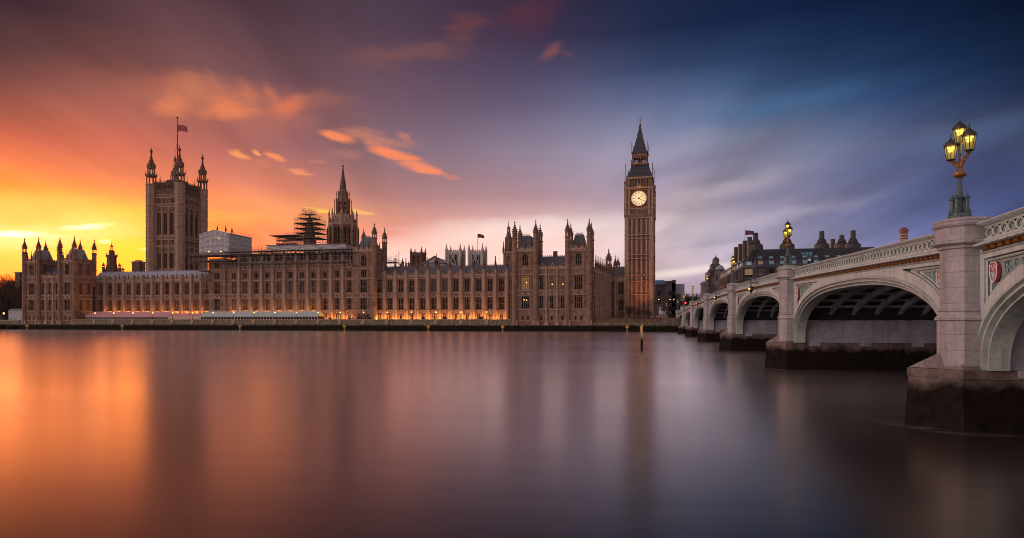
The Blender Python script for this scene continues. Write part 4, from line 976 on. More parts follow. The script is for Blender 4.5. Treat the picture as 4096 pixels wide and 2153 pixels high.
# ------------------------------------------------------------------ road bridge
U0 = [-4.0] + [ya(p, 12.3) for p in (3856, 3148, 2928, 2825, 2768, 2733, 2709)]   # near faces of the piers
PT = 2.6; XF = 12.85; XB = 38.4; ZSP = 2.35
def cap_z(u):
    return 9.62 - 1.575e-4 * (u - 118) ** 2 if u < 185 else 9.62 - 1.575e-4 * 67 ** 2 - (u - 185) * .0185
def top_z(u): return cap_z(u) - .24 if u > 27.5 else cap_z(27.5) - .24 + (27.5 - u) * .032
br = thing('road_bridge', (25, 118, 0), 'long sage and cream iron arched bridge on pink granite piers', 'bridge')
NSE = 2.6
def span(i):
    uL, uR = U0[i] + PT - .35, U0[i + 1] + .25
    c = (uL + uR) / 2; a = (uR - uL) / 2; zc = top_z(c) - 1.55; b = zc - ZSP
    near = i < 3
    def arch(u, da=0., db=0.):
        q = min(1., abs(u - c) / (a + da)); return ZSP + (b + db) * max(0., 1 - q ** NSE) ** (1 / NSE)
    NSEG = 72 if near else 44
    us = [c - a * math.cos(math.pi * k / NSEG) for k in range(NSEG + 1)]
    # spandrel plate with two sunk panels
    pw = a * .53; pn = (c - a + .55, c - a + pw, c + a - pw, c + a - .55)
    ptop = lambda u: top_z(u) - 1.42
    pbot = lambda u: arch(u, .45, .48)
    us = sorted(set(us + list(pn)))
    sp = MB(PAINT)
    def q4(ua, ub, za0, zb0, za1, zb1, x=XF): sp.add([(x, ua, za0), (x, ub, zb0), (x, ub, zb1), (x, ua, za1)], [(0, 1, 2, 3)])
    for k in range(len(us) - 1):
        ua, ub = us[k], us[k + 1]; um = (ua + ub) / 2
        inp = (pn[0] <= um <= pn[1] or pn[2] <= um <= pn[3]) and ptop(um) > pbot(um) + .06
        z0a, z0b = arch(ua), arch(ub); z1a, z1b = top_z(ua) - 1.02, top_z(ub) - 1.02
        if inp:
            pa, pb = min(pbot(ua), ptop(ua)), min(pbot(ub), ptop(ub))
            q4(ua, ub, z0a, z0b, pa, pb); q4(ua, ub, ptop(ua), ptop(ub), z1a, z1b)
            q4(ua, ub, pa, pb, ptop(ua), ptop(ub), XF + .32)
            for (aa, bb) in ((pa, pb), (ptop(ua), ptop(ub))):
                sp.add([(XF, ua, aa), (XF, ub, bb), (XF + .32, ub, bb), (XF + .32, ua, aa)], [(0, 1, 2, 3)])
            for ue in (ua, ub):
                if abs(ue - pn[0]) < 1e-6 or abs(ue - pn[3]) < 1e-6:
                    sp.add([(XF, ue, pbot(ue)), (XF + .32, ue, pbot(ue)), (XF + .32, ue, ptop(ue)), (XF, ue, ptop(ue))], [(0, 1, 2, 3)])
        else: q4(ua, ub, z0a, z0b, z1a, z1b)
    # ends butting on the piers
    for (ua, ub) in ((U0[i] + PT - .9, c - a), (c + a, U0[i + 1] + .6)):
        q4(ua, ub, ZSP, ZSP, top_z(ua) - 1.02, top_z(ub) - 1.02)
    # plate joints
    spo = sp.build('spandrel', br)
    jo = MB(UNDER)
    for f in (.12, .27, .42, .58, .73, .88):
        u = c - a + 2 * a * f; z0 = arch(u); z1 = min(pbot(u), top_z(u) - 1.03)
        du = (u - c) * .06
        jo.add([(XF - .003, u - .012, z0), (XF - .003, u + .012, z0), (XF - .003, u + du + .012, z1), (XF - .003, u + du - .012, z1)], [(0, 1, 2, 3)])
    jo.build('plate_joint', spo)
    # panel frame mouldings and tracery
    for side in (0, 1):
        fr_ = MB(PAINT_G); fr2 = MB(PAINT)
        e = pn[0] if side == 0 else pn[3]; sg = 1 if side == 0 else -1
        for off, xx, rr in ((.10, .06, .045), (.2, .16, .05)):
            pts = []
            u = e + sg * off
            uu = [u + sg * t * (pw - .6) for t in [j / 16 for j in range(17)]]
            lo = [(XF + xx, q, pbot(q) + off * .8) for q in uu if pbot(q) + off * .8 < ptop(q) - off]
            if len(lo) < 3: continue
            hi = [(XF + xx, q[1], ptop(q[1]) - off) for q in reversed(lo)]
            fr2.path(lo + hi, rr, 4, True)
        u = e + sg * .26; first = True; n = 0
        while n < 7:
            r0 = 1.15 if first else r_
            r_ = r0
            for _ in range(8):
                uc = u + sg * r_; hgt = ptop(uc) - pbot(uc) - .3; r_ = max(.05, min(r0, hgt / 2 * (.72 if first else .98)))
            if hgt < .25 or r_ < .11: break
            uc = u + sg * r_; zm = (ptop(uc) + pbot(uc)) / 2
            rz = (ptop(uc) - pbot(uc)) / 2 - .14
            if first: zm = ptop(uc) - .14 - max(r_ * 1.25, rz * .72); rz = max(r_ * 1.25, rz * .72)
            fr_.ring((XF + .2, uc, zm), r_ * .92, rz * .96, .07, 24 if near else 12, 5 if near else 4)
            if near:
                for qa in range(4):
                    an = qa * math.pi / 2 + math.pi / 4
                    fr_.ring((XF + .24, uc + r_ * .42 * math.cos(an), zm + rz * .42 * math.sin(an)), r_ * .40, rz * .40, .04, 12, 4)
            if first:
                if i < 3:
                    shield(br, uc, zm, min(r_ * .74, .74), rz * .88)
                # small ring under the shield
                zb = pbot(uc - sg * r_ * .45); r2 = (zm - rz - zb) * .42
                if r2 > .12: fr_.ring((XF + .2, uc - sg * r_ * .42, zb + r2 * 1.15), r2 * .6, r2 * .95, .05, 14, 4)
            u = uc + sg * r_; first = False; n += 1
        fr2.build('panel_frame', spo); fr_.build('tracery', spo)
    # stepped arch ring
    ring = MB(PAINT_R)
    prof = [(XF - .001, 0, 0), (XF - .10, -.02, -.02), (XF - .10, -.14, -.13), (XF + .06, -.17, -.16), (XF + .06, -.24, -.22), (XF - .02, -.27, -.25), (XF - .02, -.36, -.33), (XF + .22, -.40, -.37), (XF + .22, -.46, -.42), (XF + .14, -.49, -.45), (XF + .14, -.56, -.52), (XF + .85, -.62, -.58), (XF + .85, -.1, -.1)]
    vs = []; n = len(prof); M = NSEG
    for k in range(M + 1):
        f = math.pi * k / M
        for (x, da, db) in prof:
            cf = -math.cos(f); q = abs(cf); vs.append((x, c + (a + da) * cf, ZSP + (b + db) * max(0., 1 - q ** NSE) ** (1 / NSE)))
    fs = [(k * n + j, (k + 1) * n + j, (k + 1) * n + (j + 1) % n, k * n + (j + 1) % n) for k in range(M) for j in range(n)]
    ring.add(vs, fs); ring.build('arch_ring', br)
    # ribs under the roadway with bracing
    zr0 = 4.25; br_ = zc - .2 - zr0
    def rib(u): q = min(1., abs(u - c) / (a - .05)); return zr0 + br_ * max(0., 1 - q ** 2.0) ** .68
    for j in range(14):
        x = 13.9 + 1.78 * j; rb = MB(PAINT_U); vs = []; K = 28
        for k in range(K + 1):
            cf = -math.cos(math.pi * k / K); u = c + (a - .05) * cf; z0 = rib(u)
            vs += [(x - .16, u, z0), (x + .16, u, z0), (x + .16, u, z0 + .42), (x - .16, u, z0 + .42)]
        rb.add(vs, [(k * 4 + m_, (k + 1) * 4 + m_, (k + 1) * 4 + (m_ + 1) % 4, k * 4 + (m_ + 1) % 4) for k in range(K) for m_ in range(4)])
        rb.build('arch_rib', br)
    for k in range(1, 14):
        u = c + (a - .4) * math.cos(math.pi * k / 14); z0 = rib(u) + .16
        MB(PAINT_U).box(13.6, XB - .5, u - .06, u + .06, z0, z0 + .2).build('cross_brace', br)
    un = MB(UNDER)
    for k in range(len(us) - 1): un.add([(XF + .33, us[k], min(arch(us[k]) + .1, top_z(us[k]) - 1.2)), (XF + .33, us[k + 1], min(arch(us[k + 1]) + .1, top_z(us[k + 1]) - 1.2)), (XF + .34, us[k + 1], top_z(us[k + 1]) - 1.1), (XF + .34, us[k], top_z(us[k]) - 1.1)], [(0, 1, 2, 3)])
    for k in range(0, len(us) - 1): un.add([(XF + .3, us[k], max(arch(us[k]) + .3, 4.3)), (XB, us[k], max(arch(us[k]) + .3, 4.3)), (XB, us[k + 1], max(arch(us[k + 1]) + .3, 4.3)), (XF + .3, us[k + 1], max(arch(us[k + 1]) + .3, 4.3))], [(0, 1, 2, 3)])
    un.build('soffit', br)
    # cornice, gilt dentils, pierced parapet, coping (both sides share the shape)
    ua, ub = U0[i] + .72 + .95, U0[i + 1] + .72 - .95
    nn = max(6, int((ub - ua) / 2.0)); uu = [ua + (ub - ua) * k / nn for k in range(nn + 1)]
    def rail(mb, sec, m=0):                       # sec: (x, dz) outline carried along the camber
        n_ = len(sec); v = [(x, u, top_z(u) + dz) for u in uu for (x, dz) in sec]
        mb.m = m; mb.add(v, [(k * n_ + j, (k + 1) * n_ + j, (k + 1) * n_ + (j + 1) % n_, k * n_ + (j + 1) % n_) for k in range(len(uu) - 1) for j in range(n_)] + [tuple(range(n_)), tuple(range(len(v) - 1, len(v) - n_ - 1, -1))])
    co = MB(PAINT, GOLD, UNDER)
    rail(co, [(XF - .02, -.78), (XF - .16, -.80), (XF - .36, -.90), (XF - .38, -.96), (XF - .26, -.99), (XF + .3, -.99), (XF + .3, -.78)])
    rail(co, [(XF - .05, -1.16), (XF - .1, -1.2), (XF - .05, -1.24), (XF + .2, -1.24), (XF + .2, -1.16)])
    rail(co, [(XF - .02, -.99), (XF - .02, -1.16), (XF + .2, -1.16), (XF + .2, -.99)], 2)
    nd_ = int((ub - ua) / .49)
    co.m = 1
    for k in range(nd_):
        u = ua + .2 + .49 * k; z = top_z(u); co.box(XF - .17, XF - .021, u - .11, u + .11, z - 1.14, z - 1.0)
        if near: co.ball((XF - .16, u, z - 1.08), .085, 6, 4)
    co.build('cornice', br)
    pa = MB(PAINT, PAINT_G)
    rail(pa, [(XF + .14, -.78), (XF + .14, -.2), (XF + .24, -.2), (XF + .24, -.78)], 1)
    rail(pa, [(XF + .0, -.78), (XF - .02, -.70), (XF + .0, -.66), (XF + .2, -.66), (XF + .2, -.78)]); rail(pa, [(XF + .02, -.27), (XF + .02, -.2), (XF + .2, -.2), (XF + .2, -.27)])
    rail(pa, [(XF - .02, -.2), (XF - .16, -.15), (XF - .24, -.09), (XF - .24, -.05), (XF - .1, .0), (XF + .3, .0), (XF + .42, -.06), (XF + .42, -.14), (XF + .24, -.2)])
    nr_ = int((ub - ua - .2) / .49); st_ = (ub - ua - .2) / nr_
    hi_ = i < 2
    for k in range(nr_):
        u = ua + .1 + st_ * (k + .5); z = top_z(u) - .465
        pa.m = 0; pa.ring((XF + .06, u, z), st_ * .47, .18, .033, 16 if hi_ else 10, 5 if hi_ else 3)
        if hi_:
            for (du, dz_) in ((-.09, -.06), (.09, -.06), (0, .08)): pa.ring((XF + .11, u + du, z + dz_), .085, .08, .02, 8, 3)
    pa.build('parapet', br)
    p2 = MB(PAINT); v0 = XB + .5
    n_ = 4; v = [(x, u, top_z(u) + dz) for u in uu for (x, dz) in ((v0, -1.2), (v0, 0), (v0 + .3, 0), (v0 + .3, -1.2))]
    p2.add(v, [(k * n_ + j, (k + 1) * n_ + j, (k + 1) * n_ + (j + 1) % n_, k * n_ + (j + 1) % n_) for k in range(len(uu) - 1) for j in range(n_)]); p2.build('parapet', br)
def shield(root, u, z, w, h):
    """painted coat of arms: quarterly red and blue with pale charges, on the outer face of a panel"""
    out = [(0, -h), (w * .55, -h * .72), (w * .92, -h * .2), (w * .86, h * .3), (w, h * .72), (w * .62, h * .82), (w * .5, h), (0, h * .9), (-w * .5, h), (-w * .62, h * .82), (-w, h * .72), (-w * .86, h * .3), (-w * .92, -h * .2), (-w * .55, -h * .72)]
    x0, x1 = XF + .02, XF + .16
    mb = MB(REDP, WHITE, BLUEP); n = len(out)
    mb.add([(x0, u + p, z + q) for p, q in out] + [(x1, u + p * .96, z + q * .96) for p, q in out], [tuple(range(n))] + [(i, (i + 1) % n, n + (i + 1) % n, n + i) for i in range(n)])
    e = x0 - .006
    mb.m = 1; pts = [(e - .01, u + p * .97, z + q * .97) for p, q in out]; mb.path(pts, .022, 4, True)
    # the lower quarter away from the pier line is blue with a white pile
    mb.m = 2; mb.add([(e, u + w * .02, z - h * .86), (e, u + w * .5, z - h * .66), (e, u + w * .84, z - h * .2), (e, u + w * .8, z - h * .02), (e, u + w * .02, z - h * .02)], [(0, 1, 2, 3, 4)])
    mb.m = 1; mb.add([(e - .004, u + w * .06, z - h * .06), (e - .004, u + w * .5, z - h * .06), (e - .004, u + w * .2, z - h * .6)], [(0, 1, 2)])
    mb.box(e - .012, e + .004, u - .012, u + .012, z - h * .85, z + h * .8); mb.box(e - .012, e + .004, u - w * .8, u + w * .8, z - h * .03, z + h * .01)
    for (qu, qz) in ((-.45, .45), (.45, .45), (-.4, -.35)):
        for k in range(3): mb.ring((e, u + w * (qu + .12 * (k - 1)), z + h * (qz + .16 * (k - 1))), w * .14, h * .06, .014, 8, 3)
    mb.build('coat_of_arms', root)
for i in range(7): span(i)
# deck: roadway between raised pavements
uu = [-6 + 4 * k for k in range(62)]
dk = MB(ASPH, PAVE)
for k in range(len(uu) - 1):
    a_, b_ = uu[k], uu[k + 1]; za_, zb_ = top_z(a_) - 1.1, top_z(b_) - 1.1
    dk.m = 0; dk.add([(XF + 4.2, a_, za_), (XB - 4, a_, za_), (XB - 4, b_, zb_), (XF + 4.2, b_, zb_)], [(0, 1, 2, 3)])
    for x0_, x1_ in ((XF + .25, XF + 4.2), (XB - 4, XB + .5)):
        dk.m = 1; dk.add([(x0_, a_, za_ + .13), (x1_, a_, za_ + .13), (x1_, b_, zb_ + .13), (x0_, b_, zb_ + .13), (x0_, a_, za_ - .2), (x1_, a_, za_ - .2), (x1_, b_, zb_ - .2), (x0_, b_, zb_ - .2)], [(0, 1, 2, 3), (0, 3, 7, 4), (1, 5, 6, 2)])
dk.build('roadway', br)
MB(UNDER).xprism([(uu[0], 5.6)] + [(u, top_z(u) - 1.25) for u in uu[2:-2]] + [(uu[-1], 5.6)] + [(u, top_z(u) - 1.5) for u in reversed(uu[2:-2])], XF + .4, XB).build('deck_slab', br)
for i, u0 in enumerate(U0):
    uc, xc = u0 + .74, 12.62; k = 1 / math.cos(math.pi / 8); cz = cap_z(uc)
    if i == 0:
        MB(GRANITE).box(11.4, XB + 1, -9, u0 + PT, -1, cz).build('abutment', br); continue
    last = i == len(U0) - 1
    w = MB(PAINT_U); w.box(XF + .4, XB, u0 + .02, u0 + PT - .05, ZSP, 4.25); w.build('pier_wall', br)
    b = MB(CUTW)
    def plan(o): return [(XB + 2, u0 - .12 - o), (12.2, u0 - .12 - o), (10.85 - o * 1.2, u0 + 1.35), (12.2, u0 + PT + .2 + o), (XB + 2, u0 + PT + .2 + o)]
    P0, P1 = plan(.22), plan(0)
    n = 5; b.add([(x, y, -1.5) for x, y in P0] + [(x, y, ZSP - .36) for x, y in P1], [(j, (j + 1) % n, n + (j + 1) % n, n + j) for j in range(n)])
    P2 = plan(.05); b.add([(x, y, ZSP - .36) for x, y in P2] + [(x, y, ZSP - .02) for x, y in P2], [(j, (j + 1) % n, n + (j + 1) % n, n + j) for j in range(n)] + [(0, 1, 2, 3, 4), (5, 6, 7, 8, 9)])
    cw = b.build('cutwater', br)
    b = MB(PAINT_U)
    for j in range(7): x = XF + 1.2 + j * 4; b.box(x, x + .9, u0 - .22, u0 - .1, ZSP - .28, ZSP + .01)
    b.build('corbel', cw)
    b = MB(GRANITE_D)                             # sloping weathering up to the shaft
    b.add([(13.4, u0 - .12, ZSP), (12.2, u0 - .12, ZSP), (10.86, u0 + 1.35, ZSP), (12.2, u0 + PT + .2, ZSP), (13.4, u0 + PT + .2, ZSP),
           (12.9, u0 + .0, 2.86), (12.3, u0 + .0, 2.86), (11.86, uc, 3.05), (12.3, u0 + 1.5, 2.86), (12.9, u0 + 1.5, 2.86)], [(0, 1, 6, 5), (1, 2, 7, 6), (2, 3, 8, 7), (3, 4, 9, 8), (5, 6, 7, 8, 9), (0, 5, 9, 4)])
    b.build('weathering', cw)
    R = .74
    zm = 4.30 + (cz - 8.33) * .2
    sh = MB(GRANITE)
    sh.lathe(xc, uc, [((R + .09) * k, 2.3), ((R + .09) * k, zm - .03), ((R + .17) * k, zm), ((R + .17) * k, zm + .07), ((R + .08) * k, zm + .18), ((R + .03) * k, zm + .33), ((R + .09) * k, zm + .37), ((R + .09) * k, zm + .44), (R * k, zm + .47), (R * k, cz - 1.24)], 8)
    sh.build('shaft', br)
    cp = MB(GRANITE)
    cp.lathe(xc, uc, [(R * k, cz - 1.24), ((R + .09) * k, cz - 1.2), ((R + .09) * k, cz - 1.12), ((R + .3) * k, cz - 1.02), ((R + .3) * k, cz - .97), ((R + .16) * k, cz - .85), ((R + .16) * k, cz - .38), ((R + .24) * k, cz - .33), ((R + .26) * k, cz - .26), ((R + .16) * k, cz - .17), ((R + .2) * k, cz - .1), ((R + .16) * k, cz - .04), (.5, cz + .05)], 8)
    cp.build('capital', br)
    b = MB(GRANITE); b.box(12.9, 14.2, uc - .75, uc + .75, cz - 1.3, cz - .05); b.build('refuge', br)
    if last:
        MB(GRANITE_D).box(13.2, XB + 1, u0 + PT, 262, -1, 7.0).build('abutment', br)
        MB(GRANITE).box(12.9, 13.4, u0 + PT, 262, 6, 8.1).build('abutment_parapet', br)

def foam_mat():
    m = mat('river_foam', (.30, .27, .27), .9, var=0); t = m.node_tree; N = t.nodes; L = t.links
    geo = N.new('ShaderNodeNewGeometry'); mp = N.new('ShaderNodeMapping'); mp.inputs['Scale'].default_value = (.9, 2.6, 1); L.new(geo.outputs['Position'], mp.inputs[0])
    n = N.new('ShaderNodeTexNoise'); n.inputs['Scale'].default_value = .8; n.inputs['Detail'].default_value = 5; L.new(mp.outputs[0], n.inputs['Vector'])
    at = N.new('ShaderNodeAttribute'); at.attribute_name = 'edge'
    mr = N.new('ShaderNodeMapRange'); mr.inputs['From Min'].default_value = .42; mr.inputs['From Max'].default_value = .8; mr.inputs['To Max'].default_value = .7; L.new(n.outputs['Fac'], mr.inputs['Value'])
    mu = N.new('ShaderNodeMath'); mu.operation = 'MULTIPLY'; L.new(mr.outputs[0], mu.inputs[0]); L.new(at.outputs['Fac'], mu.inputs[1])
    tr = N.new('ShaderNodeBsdfTransparent'); mx = N.new('ShaderNodeMixShader'); L.new(mu.outputs[0], mx.inputs[0]); L.new(tr.outputs[0], mx.inputs[1]); L.new(N['Principled BSDF'].outputs[0], mx.inputs[2]); L.new(mx.outputs[0], N['Material Output'].inputs[0])
    return m
FOAM = foam_mat()
def foam(u0, label):                               # swirl of foam round the nose of a pier
    n, k = 40, 6; vs = []; ed = []
    pth = [(9.0, u0 + 2.6), (10.2, u0 + 1.7), (10.5, u0 + 1.1), (11.9, u0 - .7), (13.5, u0 - 1.1), (17, u0 - 1.3), (22, u0 - 1.4)]
    for i in range(n + 1):
        t = i / n * (len(pth) - 1); a = min(int(t), len(pth) - 2); f = t - a
        x, y = pth[a][0] + (pth[a + 1][0] - pth[a][0]) * f, pth[a][1] + (pth[a + 1][1] - pth[a][1]) * f
        for j in range(k + 1):
            q = (j / k - .25) * 1.5 * (1.2 - .6 * i / n); vs.append((x - q * .7, y - q * .7, .012)); ed.append(math.sin(math.pi * j / k) * math.sin(math.pi * min(1, max(0, i / n))) * (1.25 - i / n))
    mb = MB(FOAM); mb.add(vs, [(i * (k + 1) + j, (i + 1) * (k + 1) + j, (i + 1) * (k + 1) + j + 1, i * (k + 1) + j + 1) for i in range(n) for j in range(k)])
    o = mb.build('foam', kind='stuff'); tag(o, label, 'foam')
    at = o.data.attributes.new('edge', 'FLOAT', 'POINT'); at.data.foreach_set('value', ed)
foam(U0[1], 'thin white foam where the river washes round the nearest pier'); foam(U0[2], 'thin white foam round the second pier from the right')

# ------------------------------------------------------------------ bridge lamps (three lanterns along the parapet)
def bridge_lamp(loc, label):
    x, u, z = loc
    r = thing('bridge_lamp', loc, label, 'street lamp', 'three branched lamps on the bridge piers')
    b = MB(LAMP_G); b.lathe(x, u, [(.40, z - .03), (.40, z + .12), (.36, z + .2), (.30, z + .24)], 8)
    for i in range(4):
        a = i * math.pi / 2 + math.pi / 4; px, py = x + .26 * math.cos(a), u + .26 * math.sin(a)
        b.lathe(px, py, [(.155, z), (.155, z + .2), (.12, z + .25), (.135, z + .3), (.10, z + .36), (.075, z + .42), (.075, z + .78), (.12, z + .8), (.13, z + .85), (.05, z + .93), (.02, z + .95)], 8)
        b.ball((px, py, z + .99), .028, 6, 4); b.tube((px, py, z + .94), (px, py, z + 1.08), .012, 4)
        b.tube((px, py, z + .6), (x, u, z + .95), .02, 4)
    b.build('base', r)
    c = MB(LAMP_G); c.lathe(x, u, [(.14, z + .2), (.12, z + 1.05), (.095, z + 1.15), (.085, z + 1.6), (.10, z + 1.62), (.085, z + 1.66)], 10); c.build('column', r)
    c = MB(GOLD, LAMP_D); c.lathe(x, u, [(.09, z + 1.66), (.23, z + 1.76), (.24, z + 1.8), (.2, z + 1.82), (.2, z + 1.9), (.08, z + 1.92)], 10)
    for sg in (-1, 1):                                # scrolled arms
        pts = []
        for k in range(13):
            t = k / 12; pts.append((x, u + sg * (.05 + .70 * t ** 1.5), z + 1.9 + .62 * t ** .8 - .0 * t))
        c.m = 0; c.path(pts, .045, 6)
        c.m = 1; c.path([(p[0] + .02, p[1] - sg * .05, p[2] + .05) for p in pts], .03, 5)
        c.m = 0
        for k in range(2, 12, 2): c.ball((pts[k][0], pts[k][1] + sg * .03, pts[k][2] - .05), .045, 5, 4)
        c.lathe(x, u + sg * .75, [(.03, z + 2.46), (.09, z + 2.52), (.05, z + 2.55)], 8)
    c.m = 0; c.ring((x, u, z + 2.28), .16, .22, .028, 18, 5, 'X')
    for q in (-.05, .05): c.tube((x, u + q, z + 2.16), (x, u + q * .3, z + 2.44), .02, 4)
    c.m = 1; c.lathe(x, u, [(.08, z + 1.9), (.05, z + 2.1), (.045, z + 2.95), (.09, z + 3.0), (.05, z + 3.04)], 8); c.build('bracket', r)
    for (du, zl) in ((0, z + 3.04), (-.75, z + 2.55), (.75, z + 2.55)):
        g = MB(LANT); y = u + du
        g.lathe(x, y, [(.145, zl + .06), (.215, zl + .58)], 8); lg = g.build('lantern', r)
        h = MB(LANT_HOT)
        for q in (-.07, .07): h.ball((x, y + q, zl + .44), .062, 8, 6, 1.3)
        h.lathe(x, y, [(.15, zl + .52), (.15, zl + .545)], 8); h.build('burner', lg)
        f = MB(LAMP_D, GOLD)
        f.lathe(x, y, [(.03, zl - .06), (.1, zl), (.17, zl + .03), (.17, zl + .06), (.14, zl + .065)], 8)
        for i in range(8):
            a = math.pi / 8 + i * math.pi / 4; f.tube((x + .152 * math.cos(a), y + .152 * math.sin(a), zl + .05), (x + .225 * math.cos(a), y + .225 * math.sin(a), zl + .59), .014, 4)
            f.ball((x + .245 * math.cos(a), y + .245 * math.sin(a), zl + .67), .025, 4, 3)
        f.lathe(x, y, [(.225, zl + .585), (.25, zl + .6), (.25, zl + .655), (.23, zl + .66), (.19, zl + .76), (.09, zl + .84), (.05, zl + .88), (.05, zl + .93), (.03, zl + .95)], 8)
        f.tube((x, y, zl + .94), (x, y, zl + 1.1), .016, 4); f.tube((x, y - .06, zl + 1.03), (x, y + .06, zl + 1.03), .016, 4); f.ball((x, y, zl + 1.1), .024, 5, 4)
        f.build('lantern_frame', lg)
    return r
LAMP_LAB = ['nearest three lantern bridge lamp, tall against the blue sky at far right', 'bridge lamp in front of the dark roofed building with many round chimneys',
            'bridge lamp at the left edge of the dark bronze building facade', 'bridge lamp in front of the small domed turret building', 'bridge lamp standing alone against the pale sky beside bare treetops',
            'bridge lamp just left of the red traffic light', 'farthest bridge lamp, smallest on the bridge, before the dark stone block']
l0 = None
for i in range(7):
    uc = U0[i + 1] + .9; loc = (12.55, uc, cap_z(uc) + .04)
    if l0 is None: l0 = bridge_lamp(loc, LAMP_LAB[0])
    else: dup(l0, loc, LAMP_LAB[i])
    if i < 3: light('lantern_light', (12.68, uc, loc[2] + 2.9), 18, (1, .7, .2), .3)
# one more lamp on the approach beyond the bridge
dup(l0, (9.0, 252, 7.2), 'bridge style lamp on the approach, left of all the lamps on the bridge')

# signal lanterns hung over the arches
def nav_light(u, label, red):
    r = thing('navigation_light', (XF - .5, u, top_z(u) - 1.0), label, 'signal lamp', 'signal lamps hung over the bridge arches')
    z = top_z(u); b = MB(LAMP_G)
    for q in (-.3, .3): b.path([(XF - .1, u + q, z - .1), (XF - .6, u + q * .8, z - .02), (XF - .8, u + q * .4, z - .3), (XF - .7, u + q * .2, z - .9)], .05, 5)
    b.box(XF - .75, XF - .05, u - .35, u + .35, z - .55, z - .45); b.build('bracket', r)
    for q in (-.3, .3):
        l = MB(LAMP_D); l.lathe(XF - .7, u + q, [(.06, z - .9), (.2, z - 1.0), (.2, z - 1.35), (.05, z - 1.6), (.04, z - 1.75)], 8); h = l.build('lamp_housing', r)
        g = MB(REDLIGHT if red else BULB); g.ball((XF - .88, u + q, z - 1.2), .075, 8, 6); g.build('lens', h)
nav_light((U0[2] + PT + U0[3]) / 2 - 1, 'pair of amber signal lamps over the arch behind the second nearest pier', False)
nav_light((U0[3] + PT + U0[4]) / 2 - 1, 'pair of signal lamps over the arch nearest the middle of the bridge', False)
nav_light((U0[4] + PT + U0[5]) / 2 - 1, 'pair of signal lamps with a red glow over a far arch', True)
def traffic_light(label):
    x, y = xa(2742, 240), 240.0; z = za(1212, x, y)
    r = thing('traffic_light', (x, y, 7), label, 'traffic light')
    MB(LAMP_D).lathe(x, y, [(.08, 6.5), (.08, z - .3)], 6).build('post', r)
    MB(LAMP_D).box(x - .22, x + .22, y - .12, y + .2, z - .9, z + .4).build('head', r)
    MB(REDLIGHT).lathe(x, y - .1, [(.01, z - .34), (.34, z), (.01, z + .34)], 10, ry=.4).build('red_lens', r)
traffic_light('traffic light showing red at the far end of the bridge parapet')

# ------------------------------------------------------------------ terrace furniture
ORD = ['leftmost', 'second', 'third', 'fourth', 'fifth', 'sixth', 'seventh', 'eighth', 'ninth', 'tenth', 'eleventh', 'twelfth', 'thirteenth', 'fourteenth', 'fifteenth', 'sixteenth', 'seventeenth', 'eighteenth', 'rightmost']
def lamp_label(i):
    p = LAMP_PX[i]
    where = 'before the pink awning' if p < 790 else 'before the teal awning' if p < 1272 else 'before the floodlit arcade'
    return f'{ORD[i]} globe lamp post on the river wall, {where}' if i in (0, 18) else f'globe lamp post on the river wall {where}, {ORD[i]} from the left end'
def terrace_lamp(x, label):
    y, z = YR + .6, 4.75
    r = thing('lamp_post', (x, y, z), label, 'street lamp', 'globe lamps along the terrace wall')
    MB(LAMP_D).lathe(x, y, [(.28, z), (.28, z + .2), (.12, z + .35), (.08, z + .5), (.07, z + 2.3), (.16, z + 2.4), (.16, z + 2.46)], 8).build('post', r)
    MB(BULB).ball((x, y, z + 2.72), .24, 10, 8).build('globe', r)
    MB(LAMP_D).lathe(x, y, [(.12, z + 2.98), (.05, z + 3.1), (.02, z + 3.25)], 6).build('cap', r); return r
tl = None
for i, p in enumerate(LAMP_PX):
    x = xa(p, YR + .6)
    if tl is None: tl = terrace_lamp(x, lamp_label(0))
    else: dup(tl, (x, YR + .6, 4.75), lamp_label(i))
def awning(label, x0, x1, y0, y1, ze, zr, zb, m, bays, lit=False, scallop=False):
    r = thing('awning_tent', ((x0 + x1) / 2, (y0 + y1) / 2, zb), label, 'marquee')
    c = MB(m); st = (x1 - x0) / bays; ym = (y0 + y1) / 2
    for k in range(bays):
        a, b = x0 + st * k, x0 + st * (k + 1); n = 4
        for j in range(n):
            def Z(t): return .22 * math.sin(math.pi * t) if scallop else .05 * math.sin(math.pi * t)
            t0, t1 = j / n, (j + 1) / n; xa_, xb_ = a + st * t0, a + st * t1
            c.add([(xa_, y0 - .15, ze - .05 + Z(t0) * .3), (xb_, y0 - .15, ze - .05 + Z(t1) * .3), (xb_, ym, zr + Z(t1)), (xa_, ym, zr + Z(t0)), (xb_, y1, ze), (xa_, y1, ze)], [(0, 1, 2, 3), (3, 2, 4, 5)])
        c.box(a, b, y0 - .17, y0 - .13, ze - .35, ze)
        c.tube((a, y0 - .17, ze + .02), (a, ym, zr + .03), .05, 4)
    for x in (x0, x1): c.add([(x, y0, ze), (x, ym, zr), (x, y1, ze)], [(0, 1, 2)])
    c.build('canopy', r)
    g = MB(GLASS_LIT if lit else GLASS); g.box(x0 + .1, x1 - .1, y0, y0 + .05, zb, ze - .2); g.box(x1 - .1, x1 - .05, y0, y1, zb, ze - .2); g.build('glazing', r)
    f = MB(WHITE)
    nb_ = bays * 2
    for k in range(nb_ + 1): x = x0 + (x1 - x0) * k / nb_; f.box(x - .07, x + .07, y0 - .1, y0 - .005, zb, ze)
    f.box(x0, x1, y0 - .08, y0 - .004, ze - .4, ze - .24); f.box(x0, x1, y0 - .08, y0 - .004, zb, zb + .2)
    f.build('frame', r)
X_ = lambda p: xa(p, 239.5)
awning('long pink canvas awning on the left part of the terrace', X_(341), X_(674), 239.5, 245, 6.1, 8.1, 4.0, PINK, 22)
awning('shorter pink awning with warm light inside, between the long pink and teal ones', X_(675), X_(801), 239.5, 244, 6.0, 7.3, 4.0, PINK, 9, lit=True)
